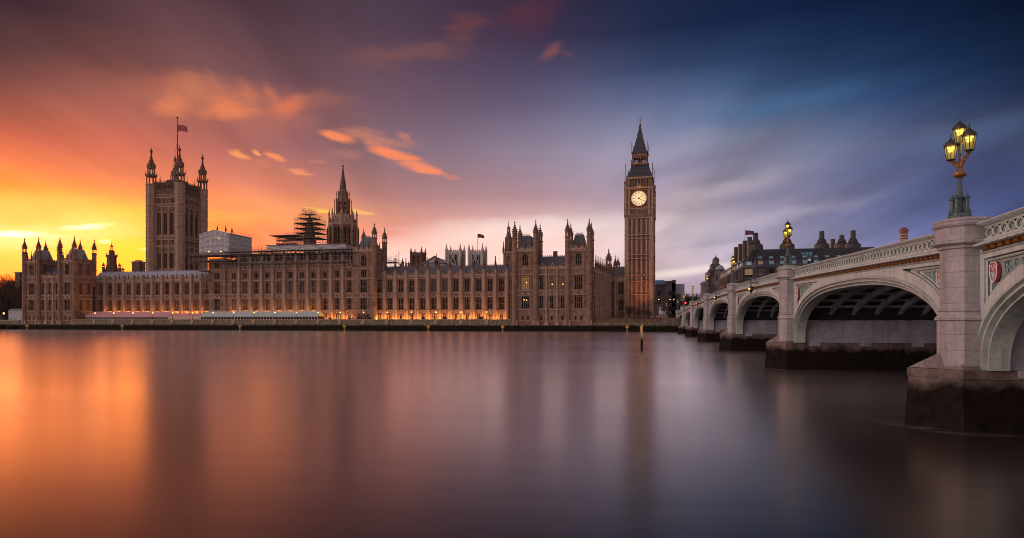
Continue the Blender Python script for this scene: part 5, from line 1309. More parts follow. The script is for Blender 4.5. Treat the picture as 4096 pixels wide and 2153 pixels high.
awning('long pale teal scalloped awning in front of the scaffolded block', X_(803), X_(1270), 239.5, 245, 6.1, 8.0, 4.0, TEAL, 20, scallop=True)
def shrub(p, label, s):
    x = xa(p, 243); y = 243
    r = thing('shrub', (x, y, 3.75), label, 'shrub', 'shrubs on the terrace')
    mb = MB(LEAF)
    for k in range(160):
        a, b = random.uniform(0, 6.28), random.random(); q = random.uniform(.3, 1) * s
        c = (x + q * math.cos(a) * 1.3, y + q * math.sin(a) * .8, 4.0 + b * 1.2 * s + .5); d = .16
        mb.add([(c[0] - d, c[1], c[2]), (c[0] + d, c[1] + random.uniform(-d, d), c[2] + random.uniform(-d, d)), (c[0] + random.uniform(-d, d), c[1], c[2] + d * 1.5)], [(0, 1, 2)])
    mb.build('foliage', r); MB(BARK).lathe(x, y, [(.5, 3.75), (.6, 4.5)], 8).build('tub', r)
for p, l, s in ((1320, 'small dark shrub just right of the teal awning', .6), (1436, 'dark round shrub left of the arched terrace doorway', .8), (1476, 'dark round shrub right of the arched terrace doorway', .8), (1694, 'low dark shrub on the terrace below the square church tower', .7), (1777, 'rounded terrace shrub between two globe lamps near the middle of the floodlit arcade', .8), (1922, 'long low shrub toward the right end of the floodlit arcade', 1.0)): shrub(p, l, s)
def person(p, label, y=241.0, h=1.72):
    x = xa(p, y); z = 3.75
    r = bpy.data.meshes.new('person'); J = [(0, 0, .95), (0, 0, 1.25), (0, 0, 1.45), (0, 0, 1.55), (0, 0, 1.66), (.1, 0, .9), (.12, .03, .5), (.12, 0, .06), (.13, -.12, .03), (-.1, 0, .9), (-.13, -.1, .5), (-.12, .06, .06), (-.12, -.08, .03), (.2, 0, 1.4), (.26, .03, 1.12), (.24, -.06, .88), (-.2, 0, 1.4), (-.27, .02, 1.12), (-.22, -.12, .95)]
    E = [(0, 1), (1, 2), (2, 3), (3, 4), (0, 5), (5, 6), (6, 7), (7, 8), (0, 9), (9, 10), (10, 11), (11, 12), (2, 13), (13, 14), (14, 15), (2, 16), (16, 17), (17, 18)]
    R = [.15, .15, .13, .06, .11, .1, .07, .045, .04, .1, .07, .045, .04, .07, .05, .04, .07, .05, .04]
    r.from_pydata(J, E, []); r.materials.append(CLOTH)
    o = bpy.data.objects.new('person', r); COL.objects.link(o); o.location = (x, y, z)
    o.modifiers.new('skin', 'SKIN'); o.modifiers.new('smooth', 'SUBSURF').render_levels = 1
    for v, q in zip(r.skin_vertices[0].data, R): v.radius = (q, q)
    r.skin_vertices[0].data[0].use_root = True
    ORG[o] = (x, y, z); tag(o, label, 'person', 'people standing on the terrace')
    h_ = MB(SKIN); h_.ball((x, y, z + 1.62), .105, 8, 6, 1.2); h_.box(x - .02, x + .02, y - .13, y - .1, z + 1.6, z + 1.65); h_.build('head', o)
    h_ = MB(BARK); h_.ball((x, y + .02, z + 1.68), .11, 8, 5, .8); h_.build('hair', o)
for p, l in ((1398, 'person in dark clothes standing left in the small terrace group'), (1403.5, 'person in dark clothes in the middle of the small terrace group'), (1410, 'person in dark clothes standing right in the small terrace group')): person(p, l)

# ------------------------------------------------------------------ markers and pile in the river
MK = [(109, 'yellow topped river marker off the far left tower'), (489, 'yellow topped river marker off the long pink awning'), (960, 'yellow topped river marker off the teal awning'), (1378, 'yellow topped river marker off the right tower of the central block'), (1713.5, 'yellow topped river marker off the floodlit wing'), (2011, 'yellow topped river marker just left of the river towers by the clock tower'), (2509, 'yellow topped river marker directly below the clock tower')]
m0 = None
for p, l in MK:
    x, y = xa(p, 231), 231.0
    if m0 is None:
        m0 = thing('river_marker', (x, y, 0), l, 'marker post', 'yellow topped markers along the river wall')
        MB(WOOD).lathe(x, y, [(.28, -1), (.28, 1.3)], 8).build('post', m0)
        MB(YELLOW).lathe(x, y, [(.3, 1.3), (.62, 1.45), (.62, 1.9), (.4, 2.0), (.4, 2.3), (.2, 2.35)], 8).build('lantern', m0)
    else: dup(m0, (x, y, 0), l)
yp_ = 91.0; xp_ = xa(2567, 91.0)
d_ = H_ = HCAM * F / (1399 - YH); yp_ = d_ * CT + ST * ((2567 - 2048) / F * d_); xp_ = xa(2567, yp_)
pl_ = thing('mooring_pile', (xp_, yp_, 0), 'tall weathered timber pile standing alone in the river', 'post')
mb = MB(tide('wet_timber', (.66, .53, .28), (.022, .016, .011), 1.5, 2.1)); mb.prism([(xp_ - .17, yp_ - .17), (xp_ + .17, yp_ - .17), (xp_ + .17, yp_ + .17), (xp_ - .17, yp_ + .17)], -1, 3.5, .92); mb.prism([(xp_ - .02, yp_ - .16), (xp_ + .15, yp_ - .16), (xp_ + .15, yp_ + .16), (xp_ - .02, yp_ + .16)], 3.5, 3.72, .8); mb.build('pile', pl_)
MB(YELLOW).box(xp_ - .26, xp_ - .17, yp_ - .1, yp_ + .1, 2.6, 3.5).build('plate', pl_)
# ------------------------------------------------------------------ towers behind the palace
def back_tower(label, pl0, pr0, Y, ypx_top, ypx_pin, npx, m, win=True, D=None, pinr=None, name='church_tower', group=None):
    x0, x1 = xa(pl0, Y), xa(pr0, Y); W = x1 - x0; D = D or W; zt = za(ypx_top, x0, Y); zp = za(ypx_pin, x0, Y)
    r = thing(name, ((x0 + x1) / 2, Y, ZG), label, 'tower', group)
    ops = []
    if win: ops = [(W * .2, W * .42, zt - W * 1.0, zt - W * .28), (W * .58, W * .8, zt - W * 1.0, zt - W * .28)]
    for (ox, oy, a, L) in ((x0, Y, 0, W), (x1, Y, math.pi / 2, D), (x1, Y + D, math.pi, W), (x0, Y + D, -math.pi / 2, D)):
        T = TR(ox, oy, a); mb = MB(m, UNDER, T=T); o2 = [(p / W * L, q / W * L, c, e) for p, q, c, e in ops]; wall_grid(mb, 0, L, ZG, zt, o2, d=.8)
        mb.m = 1
        for p, q, c, e in o2: mb.add([(p, .79, c), (q, .79, c), (q, .79, e), (p, .79, e)], [(0, 1, 2, 3)]); mb.m = 0; mb.box((p + q) / 2 - .15, (p + q) / 2 + .15, .3, .8, c, e); mb.m = 1
        mb.m = 0
        for z in (zt - W * .15, zt - W * 1.1): mb.box(0, L, -.3, 0, z - .25, z + .25)
        n = 7
        for i in range(n): mb.box(L * (i + .2) / n, L * (i + .8) / n, 0, .5, zt, zt + W * .08)
        mb.build('wall', r)
    MB(m).box(x0 + .1, x1 - .1, Y + .1, Y + D - .1, zt - 1, zt - .2).build('roof', r)
    pr = pinr or W * .085
    for x in (x0, x1):
        for y in (Y, Y + D):
            b = MB(m); b.lathe(x, y, [(pr * 1.3, ZG), (pr * 1.2, zt), (pr * 1.35, zt + pr), (pr, zt + pr * 1.4), (pr * .5, zt + (zp - zt) * .6), (.05, zp)], 8); b.build('pinnacle', r)
    return r, (x0 + x1) / 2, Y + D / 2, zt
back_tower('brown square church tower with four corner pinnacles above the slate roofed wing', 1644, 1686, 420, 1012, 986, 4, STONE_D)
ab = back_tower('pale church tower without a flag, left one of the pale pair behind the slate roof', 1786, 1841, 470, 1004, 974, 4, ABBEY, D=11, group='pale twin towers')
ab2 = back_tower('pale church tower with a flagpole, right one of the pale pair behind the slate roof', 1876, 1930, 470, 1004, 972, 4, ABBEY, D=11, group='pale twin towers')
for (r_, x_, y_, z_) in (ab, ab2):
    mb = MB(ABBEY, UNDER); W_ = 11
    mb.m = 1; yy = 469.2
    mb.yprism([(x_ - 1.6, z_ - 16), (x_ + 1.6, z_ - 16), (x_ + 1.6, z_ - 9), (x_, z_ - 6), (x_ - 1.6, z_ - 9)], yy, yy + .5)
    mb.m = 0; mb.path([(x_ - 2, yy - .1, z_ - 16), (x_ - 2, yy - .1, z_ - 9), (x_, yy - .1, z_ - 5), (x_ + 2, yy - .1, z_ - 9), (x_ + 2, yy - .1, z_ - 16)], .35, 4); mb.box(x_ - .15, x_ + .15, yy - .1, yy, z_ - 16, z_ - 6)
    mb.ring((x_, yy - .1, z_ - 4), 1.3, 1.3, .25, 14, 4, 'Y'); mb.build('window', r_)
fpx, fpy, fz = ab2[1], ab2[2], ab2[3]; ztop_ = za(936, fpx, fpy)
MB(LAMP_D).lathe(fpx, fpy, [(.16, fz - 1), (.1, ztop_)], 6).build('flagpole', ab2[0])
flag('flag', (fpx, fpy, ztop_), 5.2, 3.2, 'small dark flag on the pale church tower', False)
# slim brown shaft tower behind the river tower
def shaft_tower(label, px0, px1, Y, rows, cap_px, top_px):
    x0, x1 = xa(px0, Y), xa(px1, Y); xm = (x0 + x1) / 2; W = x1 - x0; zt = za(rows, xm, Y); zc = za(cap_px, xm, Y); zp = za(top_px, xm, Y)
    r = thing('ventilation_tower', (xm, Y, ZG), label, 'tower')
    mb = MB(STONE); mb.box(x0, x1, Y, Y + W, ZG, zt); mb.build('shaft', r)
    mb = MB(UNDER)
    for q in (-.2, .08): mb.box(xm + W * q, xm + W * (q + .13), Y - .03, Y, zt - W * .95, zt - W * .4)
    mb.build('louvre', r)
    MB(STONE_L).box(x0 - .4, x1 + .4, Y - .4, Y + W + .4, zt - .3, zt + .3).build('cornice', r)
    mb = MB(STONE_D); mb.lathe(xm, Y + W / 2, [(W * .46, zt), (W * .42, zc - 1), (W * .46, zc - .6), (W * .3, zc), (W * .2, zc + (zp - zc) * .35)], 8); mb.build('upper_stage', r)
    mb = MB(STONE_D); z0 = zc + (zp - zc) * .35; z1 = zc + (zp - zc) * .68
    for i in range(6):
        a = i * math.pi / 3; mb.tube((xm + W * .15 * math.cos(a), Y + W / 2 + W * .15 * math.sin(a), z0), (xm + W * .15 * math.cos(a), Y + W / 2 + W * .15 * math.sin(a), z1), W * .035, 4)
    mb.lathe(xm, Y + W / 2, [(W * .2, z1), (W * .18, z1 + .4), (W * .06, z1 + (zp - z1) * .5), (.04, zp + 2)], 8); mb.build('lantern', r)
    for x in (x0, x1): inst(pinnacle_mesh(.5, 1.5, 4), 'pinnacle', r, (x, Y + .4, zt))
shaft_tower('slim brown tower with an open lantern tip directly behind a river tower', 2013, 2049, 290, 1010, 945, 895)
def bell_stage(label):
    Y = 300.0; xm = xa(447, Y); z = lambda p: za(p, xm, Y); s = dep(xm, Y) / F
    r = thing('ventilation_tower', (xm, Y, ZG), label, 'tower')
    MB(STONE_D).lathe(xm, Y, [(30 * s, ZG), (29 * s, z(1090)), (22 * s, z(1075)), (18 * s, z(1050)), (18.5 * s, z(1025)), (19.5 * s, z(1023)), (12 * s, z(1020)), (10.5 * s, z(1005)), (11.5 * s, z(1003)), (4 * s, z(1001))], 8).build('body', r)
    mb = MB(STONE_D)
    for i in range(6):
        a = i * math.pi / 3; mb.tube((xm + 4.4 * s * math.cos(a), Y + 4.4 * s * math.sin(a), z(1003)), (xm + 4.4 * s * math.cos(a), Y + 4.4 * s * math.sin(a), z(988)), .8 * s, 4)
    mb.lathe(xm, Y, [(6 * s, z(988)), (4.5 * s, z(985)), (1.2 * s, z(977)), (.4 * s, z(962))], 8); mb.build('lantern', r)
    for dxp in (-18, 18):
        for k in range(2): inst(pinnacle_mesh(.35, .5, 1.6), 'pinnacle', r, (xm + dxp * s, Y - 1 + 2 * k, z(1026)))
    for p, t in ((414, 1048), (478.5, 1050), (491.5, 1066)):
        x = xa(p, 296); turret(r, x, 296, .75, 20, za(t + 22, x, 296), za(t, x, 296), STONE_D)
bell_stage('brown bell shaped tower with open lantern in the bright yellow sky')
mb = thing('roof_pavilion', (xa(545, 300), 300, 20), 'low stepped stone block beside the massive square tower', 'building')
x0, x1 = xa(527, 300), xa(558, 300); zz = lambda p: za(p, x0, 300)
MB(STONE_D).box(x0, x1, 300, 304, 20, zz(1050)).build('block', mb)
MB(STONE_L).box(x0 - .4, x1 + .4, 299.6, 304.4, zz(1050), zz(1046)).lathe((x0 + x1) / 2, 302, [(2.2, zz(1046)), (2, zz(1041)), (.8, zz(1040))], 8).build('cornice', mb)
def fleche(label, p, Y, base, tip, w):
    x = xa(p, Y); zb, zt = za(base, x, Y), za(tip, x, Y)
    r = thing('fleche', (x, Y, zb), label, 'spire', 'small spirelets behind the slate roof')
    MB(STONE_D).lathe(x, Y, [(w, zb - 8), (w, zb + (zt - zb) * .3), (w * 1.4, zb + (zt - zb) * .34), (w * .7, zb + (zt - zb) * .5), (w * .25, zt - 1), (.05, zt)], 8).build('shaft', r)
    MB(STONE_D).lathe(x, Y, [(w * 1.6, zb + (zt - zb) * .28), (w * 1.7, zb + (zt - zb) * .31)], 8).build('collar', r)
fleche('small dark spirelet right of the roof scaffold, taller of two', 1610.5, 300, 1062, 1030, .7)
fleche('small dark spirelet close to the brown church tower, shorter of two', 1634.5, 300, 1062, 1042, .6)
fleche('dark spirelet in front of the white pitched roof', 1745, 285, 1065, 1012, .8)
fleche('thin spirelet far left of the two, beside the small roof scaffold', 1601, 300, 1064, 1047, .4)
def white_roof():
    Y = 330.0; x0, x1 = xa(1694, Y), xa(1777, Y); xm = xa(1739, Y); r = thing('roof_canopy', (xm, Y, 25), 'white pitched protective roof behind the slate roofed wing', 'roof')
    z = lambda p: za(p, xm, Y)
    MB(SHEET).yprism([(x0, z(1052)), (x1, z(1052)), (xm, z(1027))], Y, Y + 30).build('roof_sheet', r)
    MB(SCAF).path([(x0 - .6, Y - .4, z(1054)), (xm, Y - .4, z(1026)), (x1 + .6, Y - .4, z(1054))], .35, 4).box(x0, x1, Y - .5, Y, z(1055), z(1051)).build('edge_truss', r)
    MB(SHEET).box(x0, x1, Y + .2, Y + 30, z(1090), z(1056)).build('side_sheet', r)
white_roof()

# ------------------------------------------------------------------ scaffolding
def scaffold(root, x0, x1, y0, y1, z0, z1, bay=2.2, lift=2.0, r=.075, boards=(), over=1.0, jag=1.2, diag=True, rail=True):
    p = MB(SCAF); nx = max(1, round((x1 - x0) / bay)); ny = max(1, round((y1 - y0) / bay))
    xs = lin(x0, x1, nx + 1); ys = lin(y0, y1, ny + 1)
    for i, x in enumerate(xs):
        for j, y in enumerate(ys):
            if 0 < i < nx and 0 < j < ny: continue
            p.tube((x, y, z0), (x + random.uniform(-.05, .05), y, z1 + random.uniform(.1, jag)), r, 4)
    z = z0 + lift * .5; n = 0
    while z < z1:
        for y in (y0, y1): p.tube((x0 - over * random.random(), y, z), (x1 + over * random.random(), y, z), r, 4)
        for x in (x0, x1): p.tube((x, y0 - over * random.random(), z), (x, y1, z), r, 4)
        if rail:
            for y in (y0, y1): p.tube((x0, y, z + 1.0), (x1, y, z + 1.0), r * .7, 4)
        if diag:
            for i in range(0, nx, 2):
                s_ = (i + n) % 4 < 2; p.tube((xs[i], y0, z if s_ else z + lift), (xs[i + 1], y0, z + lift if s_ else z), r * .8, 4)
        z += lift; n += 1
    o = p.build('poles', root, kind='stuff')
    for (z, ex) in boards: MB(BOARD).box(x0 - ex, x1 + ex, y0 - ex * .6, y1 + ex * .3, z, z + .13).build('deck', root)
sc1 = thing('scaffolding', ((CX1 + CX2) / 2, 245, 26), 'long dark band of scaffolding along the eaves of the central block', 'scaffolding')
scaffold(sc1, CX1 - .5, CX2 - .4, 245.0, 248.5, 27.2, 34.4, 2.0, 1.9, .085, ((29.3, .3), (32.9, .2), (34.6, .1)))
scaffold(sc1, xa(1050, 250), CX2 - .4, 249, 258, 30, 35.5, 2.4, 1.8, .08, ((33.8, .2),))
sc2 = thing('scaffolding', (CX0, 246, 26), 'dark scaffold decks overhanging the plain palace tower under the white enclosure', 'scaffolding')
scaffold(sc2, xa(770, 246), xa(935, 246), 243.6, 250, 29.0, 33.6, 2.0, 1.8, .085, ((30.6, .6), (33.0, 1.2)))
scaffold(sc2, xa(812, 246), xa(836, 246), 243.8, 247.5, 17.5, 30.4, 1.6, 2.0, .07, ((26.2, .8), (22.5, .2)), jag=.2)
sc3 = thing('scaffolding', (xa(1000, 252), 252, 32), 'light open scaffolding between the white enclosure and the white roof strip', 'scaffolding')
scaffold(sc3, xa(930, 252), xa(1108, 252), 250.5, 255, 33.0, 37.0, 2.2, 1.5, .06, ((33.9, .1),), jag=2.2)
def enclosure():
    Y = 251.5; P = lambda p: xa(p, Y); xm = P(900); z = lambda py, p: za(py, P(p), Y)
    r = thing('site_enclosure', (xm, Y, 30), 'big gabled enclosure wrapped in white sheeting on the palace roof', 'enclosure')
    pts = [(P(797), z(1014, 797)), (P(916), z(1017, 916)), (P(916), z(935, 916)), (P(857), z(921, 857)), (P(797), z(943, 797))]
    YB = ya(1007, P(916)); zr_ = z(943, 916)
    def top(x):
        a, b, c = pts[4], pts[3], pts[2]
        return a[1] + (b[1] - a[1]) * (x - a[0]) / (b[0] - a[0]) if x < b[0] else b[1] + (c[1] - b[1]) * (x - b[0]) / (c[0] - b[0])
    mb = MB(SHEET)
    def sheet(n, k, fn, nrm):                              # tied-down sheeting: bays sag between the standards and pucker at the ties
        rnd = random.Random(n); off = {}
        vs = []
        for i in range(n + 1):
            for j in range(k + 1):
                b_ = .34 * abs(math.sin(math.pi * i / 6)) * abs(math.sin(math.pi * j / 5)) + .12 * math.sin(i * 1.3 + j * 2.1) + rnd.uniform(-.05, .05)
                q = fn(i / n, j / k); vs.append((q[0] + nrm[0] * b_, q[1] + nrm[1] * b_, q[2]))
        mb.add(vs, [(i * (k + 1) + j, (i + 1) * (k + 1) + j, (i + 1) * (k + 1) + j + 1, i * (k + 1) + j + 1) for i in range(n) for j in range(k)])
    def f1(a, b): x = pts[0][0] + (pts[1][0] - pts[0][0]) * a; return (x, Y, pts[0][1] + (top(x) - pts[0][1]) * b)
    def f2(a, b): return (P(916), Y + (YB - Y) * a, pts[1][1] + (pts[2][1] - pts[1][1]) * b)
    sheet(36, 20, f1, (0, -1)); sheet(60, 20, f2, (1, 0))
    mb.yprism([(min(x, P(916) - .5), z_ - .3) for x, z_ in pts], Y + .6, YB); mb.build('sheeting', r)
    rf = MB(WHITE); rf.path([(pts[4][0] - .3, Y - .2, pts[4][1] + .1), (pts[3][0], Y - .2, pts[3][1] + .15), (pts[2][0] + .4, Y - .2, pts[2][1] + .1), (pts[2][0] + .4, YB, pts[2][1] + .1)], .2, 4); rf.yprism([(pts[4][0] - .2, pts[4][1]), (pts[2][0] + .3, pts[2][1]), (pts[3][0], pts[3][1] + .1)], Y, YB); rf.build('roof_edge', r)
    pl2 = MB(SCAF)
    for t in range(22):
        yy = Y + (YB - Y) * t / 21; pl2.tube((P(916), yy, pts[2][1]), (P(916), yy, pts[2][1] + 1.3), .05, 3)
    pl2.tube((P(916), Y, pts[2][1] + 1.2), (P(916), YB, pts[2][1] + 1.2), .04, 3); pl2.build('guard_rail', r)
    for p in (846, 880, 905):
        x = P(p); b = MB(STONE_D); zt = top(x); b.lathe(x, Y + 4, [(.3, zt - .5), (.3, zt + .8), (.5, zt + 1), (.05, zt + 3.4)], 6); b.build('finial', r)
    g = MB(GLOW_SOFT)
    for p, q, w in ((839, 1008, .8), (887, 1007, .8), (878, 954, .3)): x = P(p); z_ = z(q, p); g.box(x - w / 2, x + w / 2, Y - .75, Y - .6, z_ - .15, z_ + .15)
    g.build('work_light', r)
enclosure()
def sheet_roof():
    Y = 248.9; P = lambda p: xa(p, Y); r = thing('site_enclosure', (P(1225), Y, 34), 'long low strip of white sheeting over the central block roof', 'enclosure')
    z = lambda py, p: za(py, P(p), Y); mb = MB(SHEET); n = 40; vs = []
    for i in range(n + 1):
        p = 1068 + (1383 - 1068) * i / n; t = i / n
        zt = z(984 - 7 * t, p); zb = z(1000 + (8 if 1238 < p else 0) - 0 * t + random.uniform(-1, 1.5), p)
        for j in range(5): vs.append((P(p), Y + .18 * math.sin(j * 2 + i * .6) + random.uniform(-.1, .1), zb + (zt - zb) * j / 4))
    mb.add(vs, [(i * 5 + j, (i + 1) * 5 + j, (i + 1) * 5 + j + 1, i * 5 + j + 1) for i in range(n) for j in range(4)])
    mb.add([(P(1068), Y + .2, z(984, 1068)), (P(1383), Y + .2, z(977, 1383)), (P(1383), Y + 12, z(977, 1383) + .6), (P(1068), Y + 12, z(984, 1068) + .6)], [(0, 1, 2, 3)])
    mb.box(P(1383) - .1, P(1383), Y + .3, Y + 12, z(1008, 1383), z(977, 1383)); mb.build('sheeting', r)
    f = MB(SCAF); f.tube((P(1066), Y - .3, z(983, 1066)), (P(1384), Y - .3, z(976, 1384)), .16, 4); f.tube((P(1066), Y - .3, z(1002, 1066)), (P(1240), Y - .3, z(1001, 1240)), .14, 4); f.build('edge_pole', r)
sheet_roof()
def scaffolded_turret():
    Y = 290.0; xm = xa(1219, Y); s = dep(xm, Y) / F; z = lambda p: za(p, xm, Y); X = lambda p: xa(p, Y)
    r = thing('scaffolding', (xm, Y, 30), 'stepped tower of scaffolding around a roof turret, with many decks', 'scaffolding')
    MB(STONE_D).lathe(xm, Y + 5, [(3.2, 20), (3.2, z(960)), (2.6, z(935)), (2.3, z(900)), (1.6, z(895)), (1.2, z(870)), (.6, z(862)), (.3, z(848))], 8).build('turret_core', r)
    lev = [(1198, 1236, 832, 853), (1190, 1250, 853, 872), (1178, 1265, 872, 892), (1178, 1265, 892, 912), (1178, 1268, 912, 931), (1140, 1272, 931, 952), (1105, 1276, 952, 985)]
    for (a, b, t, bt) in lev:
        D = (b - a) * s * .5; scaffold(r, X(a), X(b), Y + 5 - min(D, 5), Y + 5 + min(D, 5), z(bt), z(t), 1.7, 1.25, .055, ((z(bt), .5),), jag=.8, over=.8)
    scaffold(r, X(1085), X(1195), Y - 1, Y + 8, z(944), z(935), 1.6, .8, .05, ((z(940), .3),), jag=.3)
    scaffold(r, X(1104), X(1180), Y, Y + 8, z(985), z(944), 1.7, 1.3, .055, ((z(957), .4), (z(974), .6)), jag=.3)
scaffolded_turret()
sc5 = thing('scaffolding', (xa(1565, 262), 262, 24), 'small patch of scaffolding on the slate roof right of the central block', 'scaffolding')
scaffold(sc5, xa(1540, 262), xa(1592, 262), 258, 264, 27.5, 32.0, 1.7, 1.5, .06, ((30.0, .3),), jag=3.5)
scaffold(sc5, xa(1503, 247), xa(1534, 247), 245.6, 248, 17.5, 27.0, 1.6, 1.9, .06, ((22.6, .1),), jag=.5)
sc6 = thing('scaffolding', (xa(575, 300), 300, 20), 'small open scaffold tower beside the low stepped block', 'scaffolding')
scaffold(sc6, xa(566, 300), xa(588, 300), 300, 303, za(1090, xa(575, 300), 300), za(1048, xa(575, 300), 300), 1.3, 1.6, .07, ((za(1075, xa(575, 300), 300), .4),), jag=.3)

# ------------------------------------------------------------------ buildings beyond the bridge
def bronze_building():
    Y0 = 265.0; X0 = xa(2978, Y0); X1 = xa(3520, Y0); Y1 = 345.0; cxr = X0 + 5
    z = lambda p, px=3100: za(p, xa(px, Y0), Y0)
    zb, ze, zr = 2.0, z(1068), z(990)
    r = thing('office_building', ((X0 + X1) / 2, Y0, zb), 'dark bronze clad office building with steep ribbed roof and round chimneys', 'building')
    ch = 4.0                                              # chamfered corner
    pts = [(X0, Y0 + ch), (X0 + ch, Y0), (X1, Y0), (X1, Y1), (X0, Y1)]
    MB(BRONZE).prism(pts, zb, ze).build('body', r)
    ins = 6.5
    tp = [(X0 + ins, Y0 + ins + 1), (X0 + ins + 1, Y0 + ins), (X1, Y0 + ins), (X1, Y1 - 2), (X0 + ins, Y1 - 2)]
    zm = ze + (zr - ze) * .36; mid = [(a + (c - a) * .10, b + (d - b) * .10) for (a, b), (c, d) in zip(pts, tp)]
    rf = MB(IRONROOF); n = 5
    over = [(X0 - .5, Y0 + ch - .2), (X0 + ch - .2, Y0 - .5), (X1, Y0 - .5), (X1, Y1), (X0 - .5, Y1)]
    rf.add([(x, y, ze) for x, y in over] + [(x, y, zm) for x, y in mid] + [(x, y, zr) for x, y in tp], [(i, (i + 1) % n, n + (i + 1) % n, n + i) for i in range(n)] + [(n + i, n + (i + 1) % n, 2 * n + (i + 1) % n, 2 * n + i) for i in range(n)] + [tuple(range(2 * n, 3 * n)), tuple(range(n - 1, -1, -1))])
    roof = rf.build('roof', r)
    # facades: bronze piers, stone strips, windows in three visible rows; two facades
    def facade(T, L, nb, deep):
        bp = MB(BRONZE, DKBLD, T=T); st = L / nb
        for i in range(nb + 1):
            x = st * i; bp.m = 0; bp.box(x - .35, x + .35, -.55, .0, zb, ze); bp.m = 1; bp.box(x - .95, x - .5, -.3, 0, zb, ze - .5); bp.box(x + .5, x + .95, -.3, 0, zb, ze - .5)
        for zz in (ze - 4.3, ze - 8.6, ze - 12.9): bp.m = 0; bp.box(0, L, -.4, 0, zz - .25, zz + .25)
        bp.build('facade_ribs', r)
        for i in range(nb):
            for k in range(4):
                zc = ze - 4.0 - 4.3 * k; w = st - 2.0; gl = random.random()
                g = MB(GLASS_G if gl < .45 else GLASS, GLASS_LIT, WHITE, T=T)
                if k == 0 and gl > .55 or gl > .9: g.m = 1
                x = st * (i + .5); g.box(x - w / 2, x + w / 2, -.12, -.02, zc + 1.2, zc + 3.4); g.m = 0; g.box(x - w / 2, x + w / 2, -.12, -.02, zc + .2, zc + 1.15)
                g.m = 2; g.box(x - w / 2, x + w / 2, -.2, -.121, zc + 1.12, zc + 1.22); g.build('window', r)
        # dormer windows in the lower roof slope and fan ribs rising to the chimneys
        for i in range(nb):
            x = st * (i + .5); d = MB(IRONROOF, SKYGLASS, GLASS_LIT, T=T); w = st * .21
            d.box(x - w - .25, x + w + .25, .0, 1.6, ze + .3, ze + 3.6)
            d.m = 2 if random.random() < .2 else 1; d.box(x - w, x + w, -.03, -.005, ze + .7, ze + 2.4)
            d.m = 1; d.add([(x - w, -.02, ze + 2.7), (x + w, -.02, ze + 2.7), (x + w * .8, .9, ze + 4.3), (x - w * .8, .9, ze + 4.3)], [(0, 1, 2, 3)])
            d.build('dormer', roof)
    facade(TR(X0 + ch, Y0), X1 - X0 - ch, 11, True)
    facade(TR(X0, Y1, -math.pi / 2), Y1 - Y0 - ch, 18, False)
    facade(TR(X0, Y0 + ch, -math.atan2(ch, ch)), math.hypot(ch, ch), 1, False)
    # rows of tiles: courses on the long slope
    tl_ = MB(IRONROOF)
    for k in range(1, 13):
        t = k / 13; a = [(m_[0] + (t_[0] - m_[0]) * t, m_[1] + (t_[1] - m_[1]) * t) for m_, t_ in zip(mid, tp)]; zz = zm + (zr - zm) * t
        tl_.tube((a[1][0], a[1][1] - .02, zz), (a[2][0], a[2][1] - .02, zz), .10, 4); tl_.tube((a[4][0] - .02, a[4][1], zz), (a[0][0] - .02, a[0][1], zz), .10, 4)
    tl_.build('tile_courses', roof)
    st = (X1 - X0 - ch) / 11
    rb = MB(UNDER)
    for cxp in (3022, 3148, 3290, 3425):
        tx = xa(cxp, Y0 + ins); 
        for q in (-2.5, -1.5, -.5, .5, 1.5, 2.5):
            xb = X0 + ch + st * (round((tx - X0 - ch) / st) + q); rb.tube((min(max(xb, X0 + 1.5), X1), mid[1][1] - .1, zm), (tx + q * .5, tp[1][1] - .15, zr - .2), .28, 4)
    for k in range(5):
        ty = Y0 + 12 + k * 15
        for q in (-1.5, -.5, .5, 1.5): rb.tube((mid[0][0] - .1, ty + q * 4.0, zm), (tp[0][0] - .15, ty + q * .6, zr - .2), .28, 4)
    rb.build('roof_rib', roof)
    g = MB(SKYGLASS, WHITE)                               # big roof light
    a, b = xa(3200, Y0 + 4), xa(3252, Y0 + 4); A = lambda x, t, o: (x, mid[1][1] + (tp[1][1] - mid[1][1]) * t - .2 - o, zm + (zr - zm) * t + .1)
    g.add([A(a + 1.6, .05, 0), A(b - 1.6, .05, 0), A(b, .62, 0), A(a, .62, 0)], [(0, 1, 2, 3)]); g.m = 1
    g.add([A(a + 1.8, -.16, .1), A(b - 1.8, -.16, .1), A(b - 1.7, .03, .1), A(a + 1.7, .03, .1)], [(0, 1, 2, 3)])
    g.build('rooflight', roof)
    m_ = MB(IRONROOF)
    for t in (.33, .66): m_.tube(A(a + 1.6 + (b - a - 3.2) * t, .05, .05), A(a + (b - a) * t, .62, .05), .14, 4)
    m_.build('glazing_bar', roof)
    # chimneys
    def chim(px, Y, base, top, hw, skirt):
        x = xa(px, Y); s = dep(x, Y) / F; w = hw * s; zt = za(top, x, Y); z0 = za(base, x, Y)
        c = MB(BRONZE, UNDER)
        if skirt: c.lathe(x, Y, [(w * 3.1, z0 - 5.5), (w * 2.9, z0 + w * .9), (w * 2.4, z0 + w * 1.1), (w * 1.6, z0 + w * 2.0), (w * 1.75, z0 + w * 2.1), (w * 1.7, z0 + w * 2.6), (w * 1.05, z0 + w * 3.4)], 16)
        c.lathe(x, Y, [(w, z0 - (0 if skirt else 3)), (w, zt - w * 1.1), (w * .75, zt - w * 1.05)], 14); ob = c.build('chimney', roof)
        k = MB(UNDER); k.lathe(x, Y, [(w * 1.18, zt - w * .35), (w * 1.18, zt), (w * .6, zt)], 14); k.lathe(x, Y, [(w * 1.1, zt - w * 1.15), (w * 1.1, zt - w * .95)], 14)
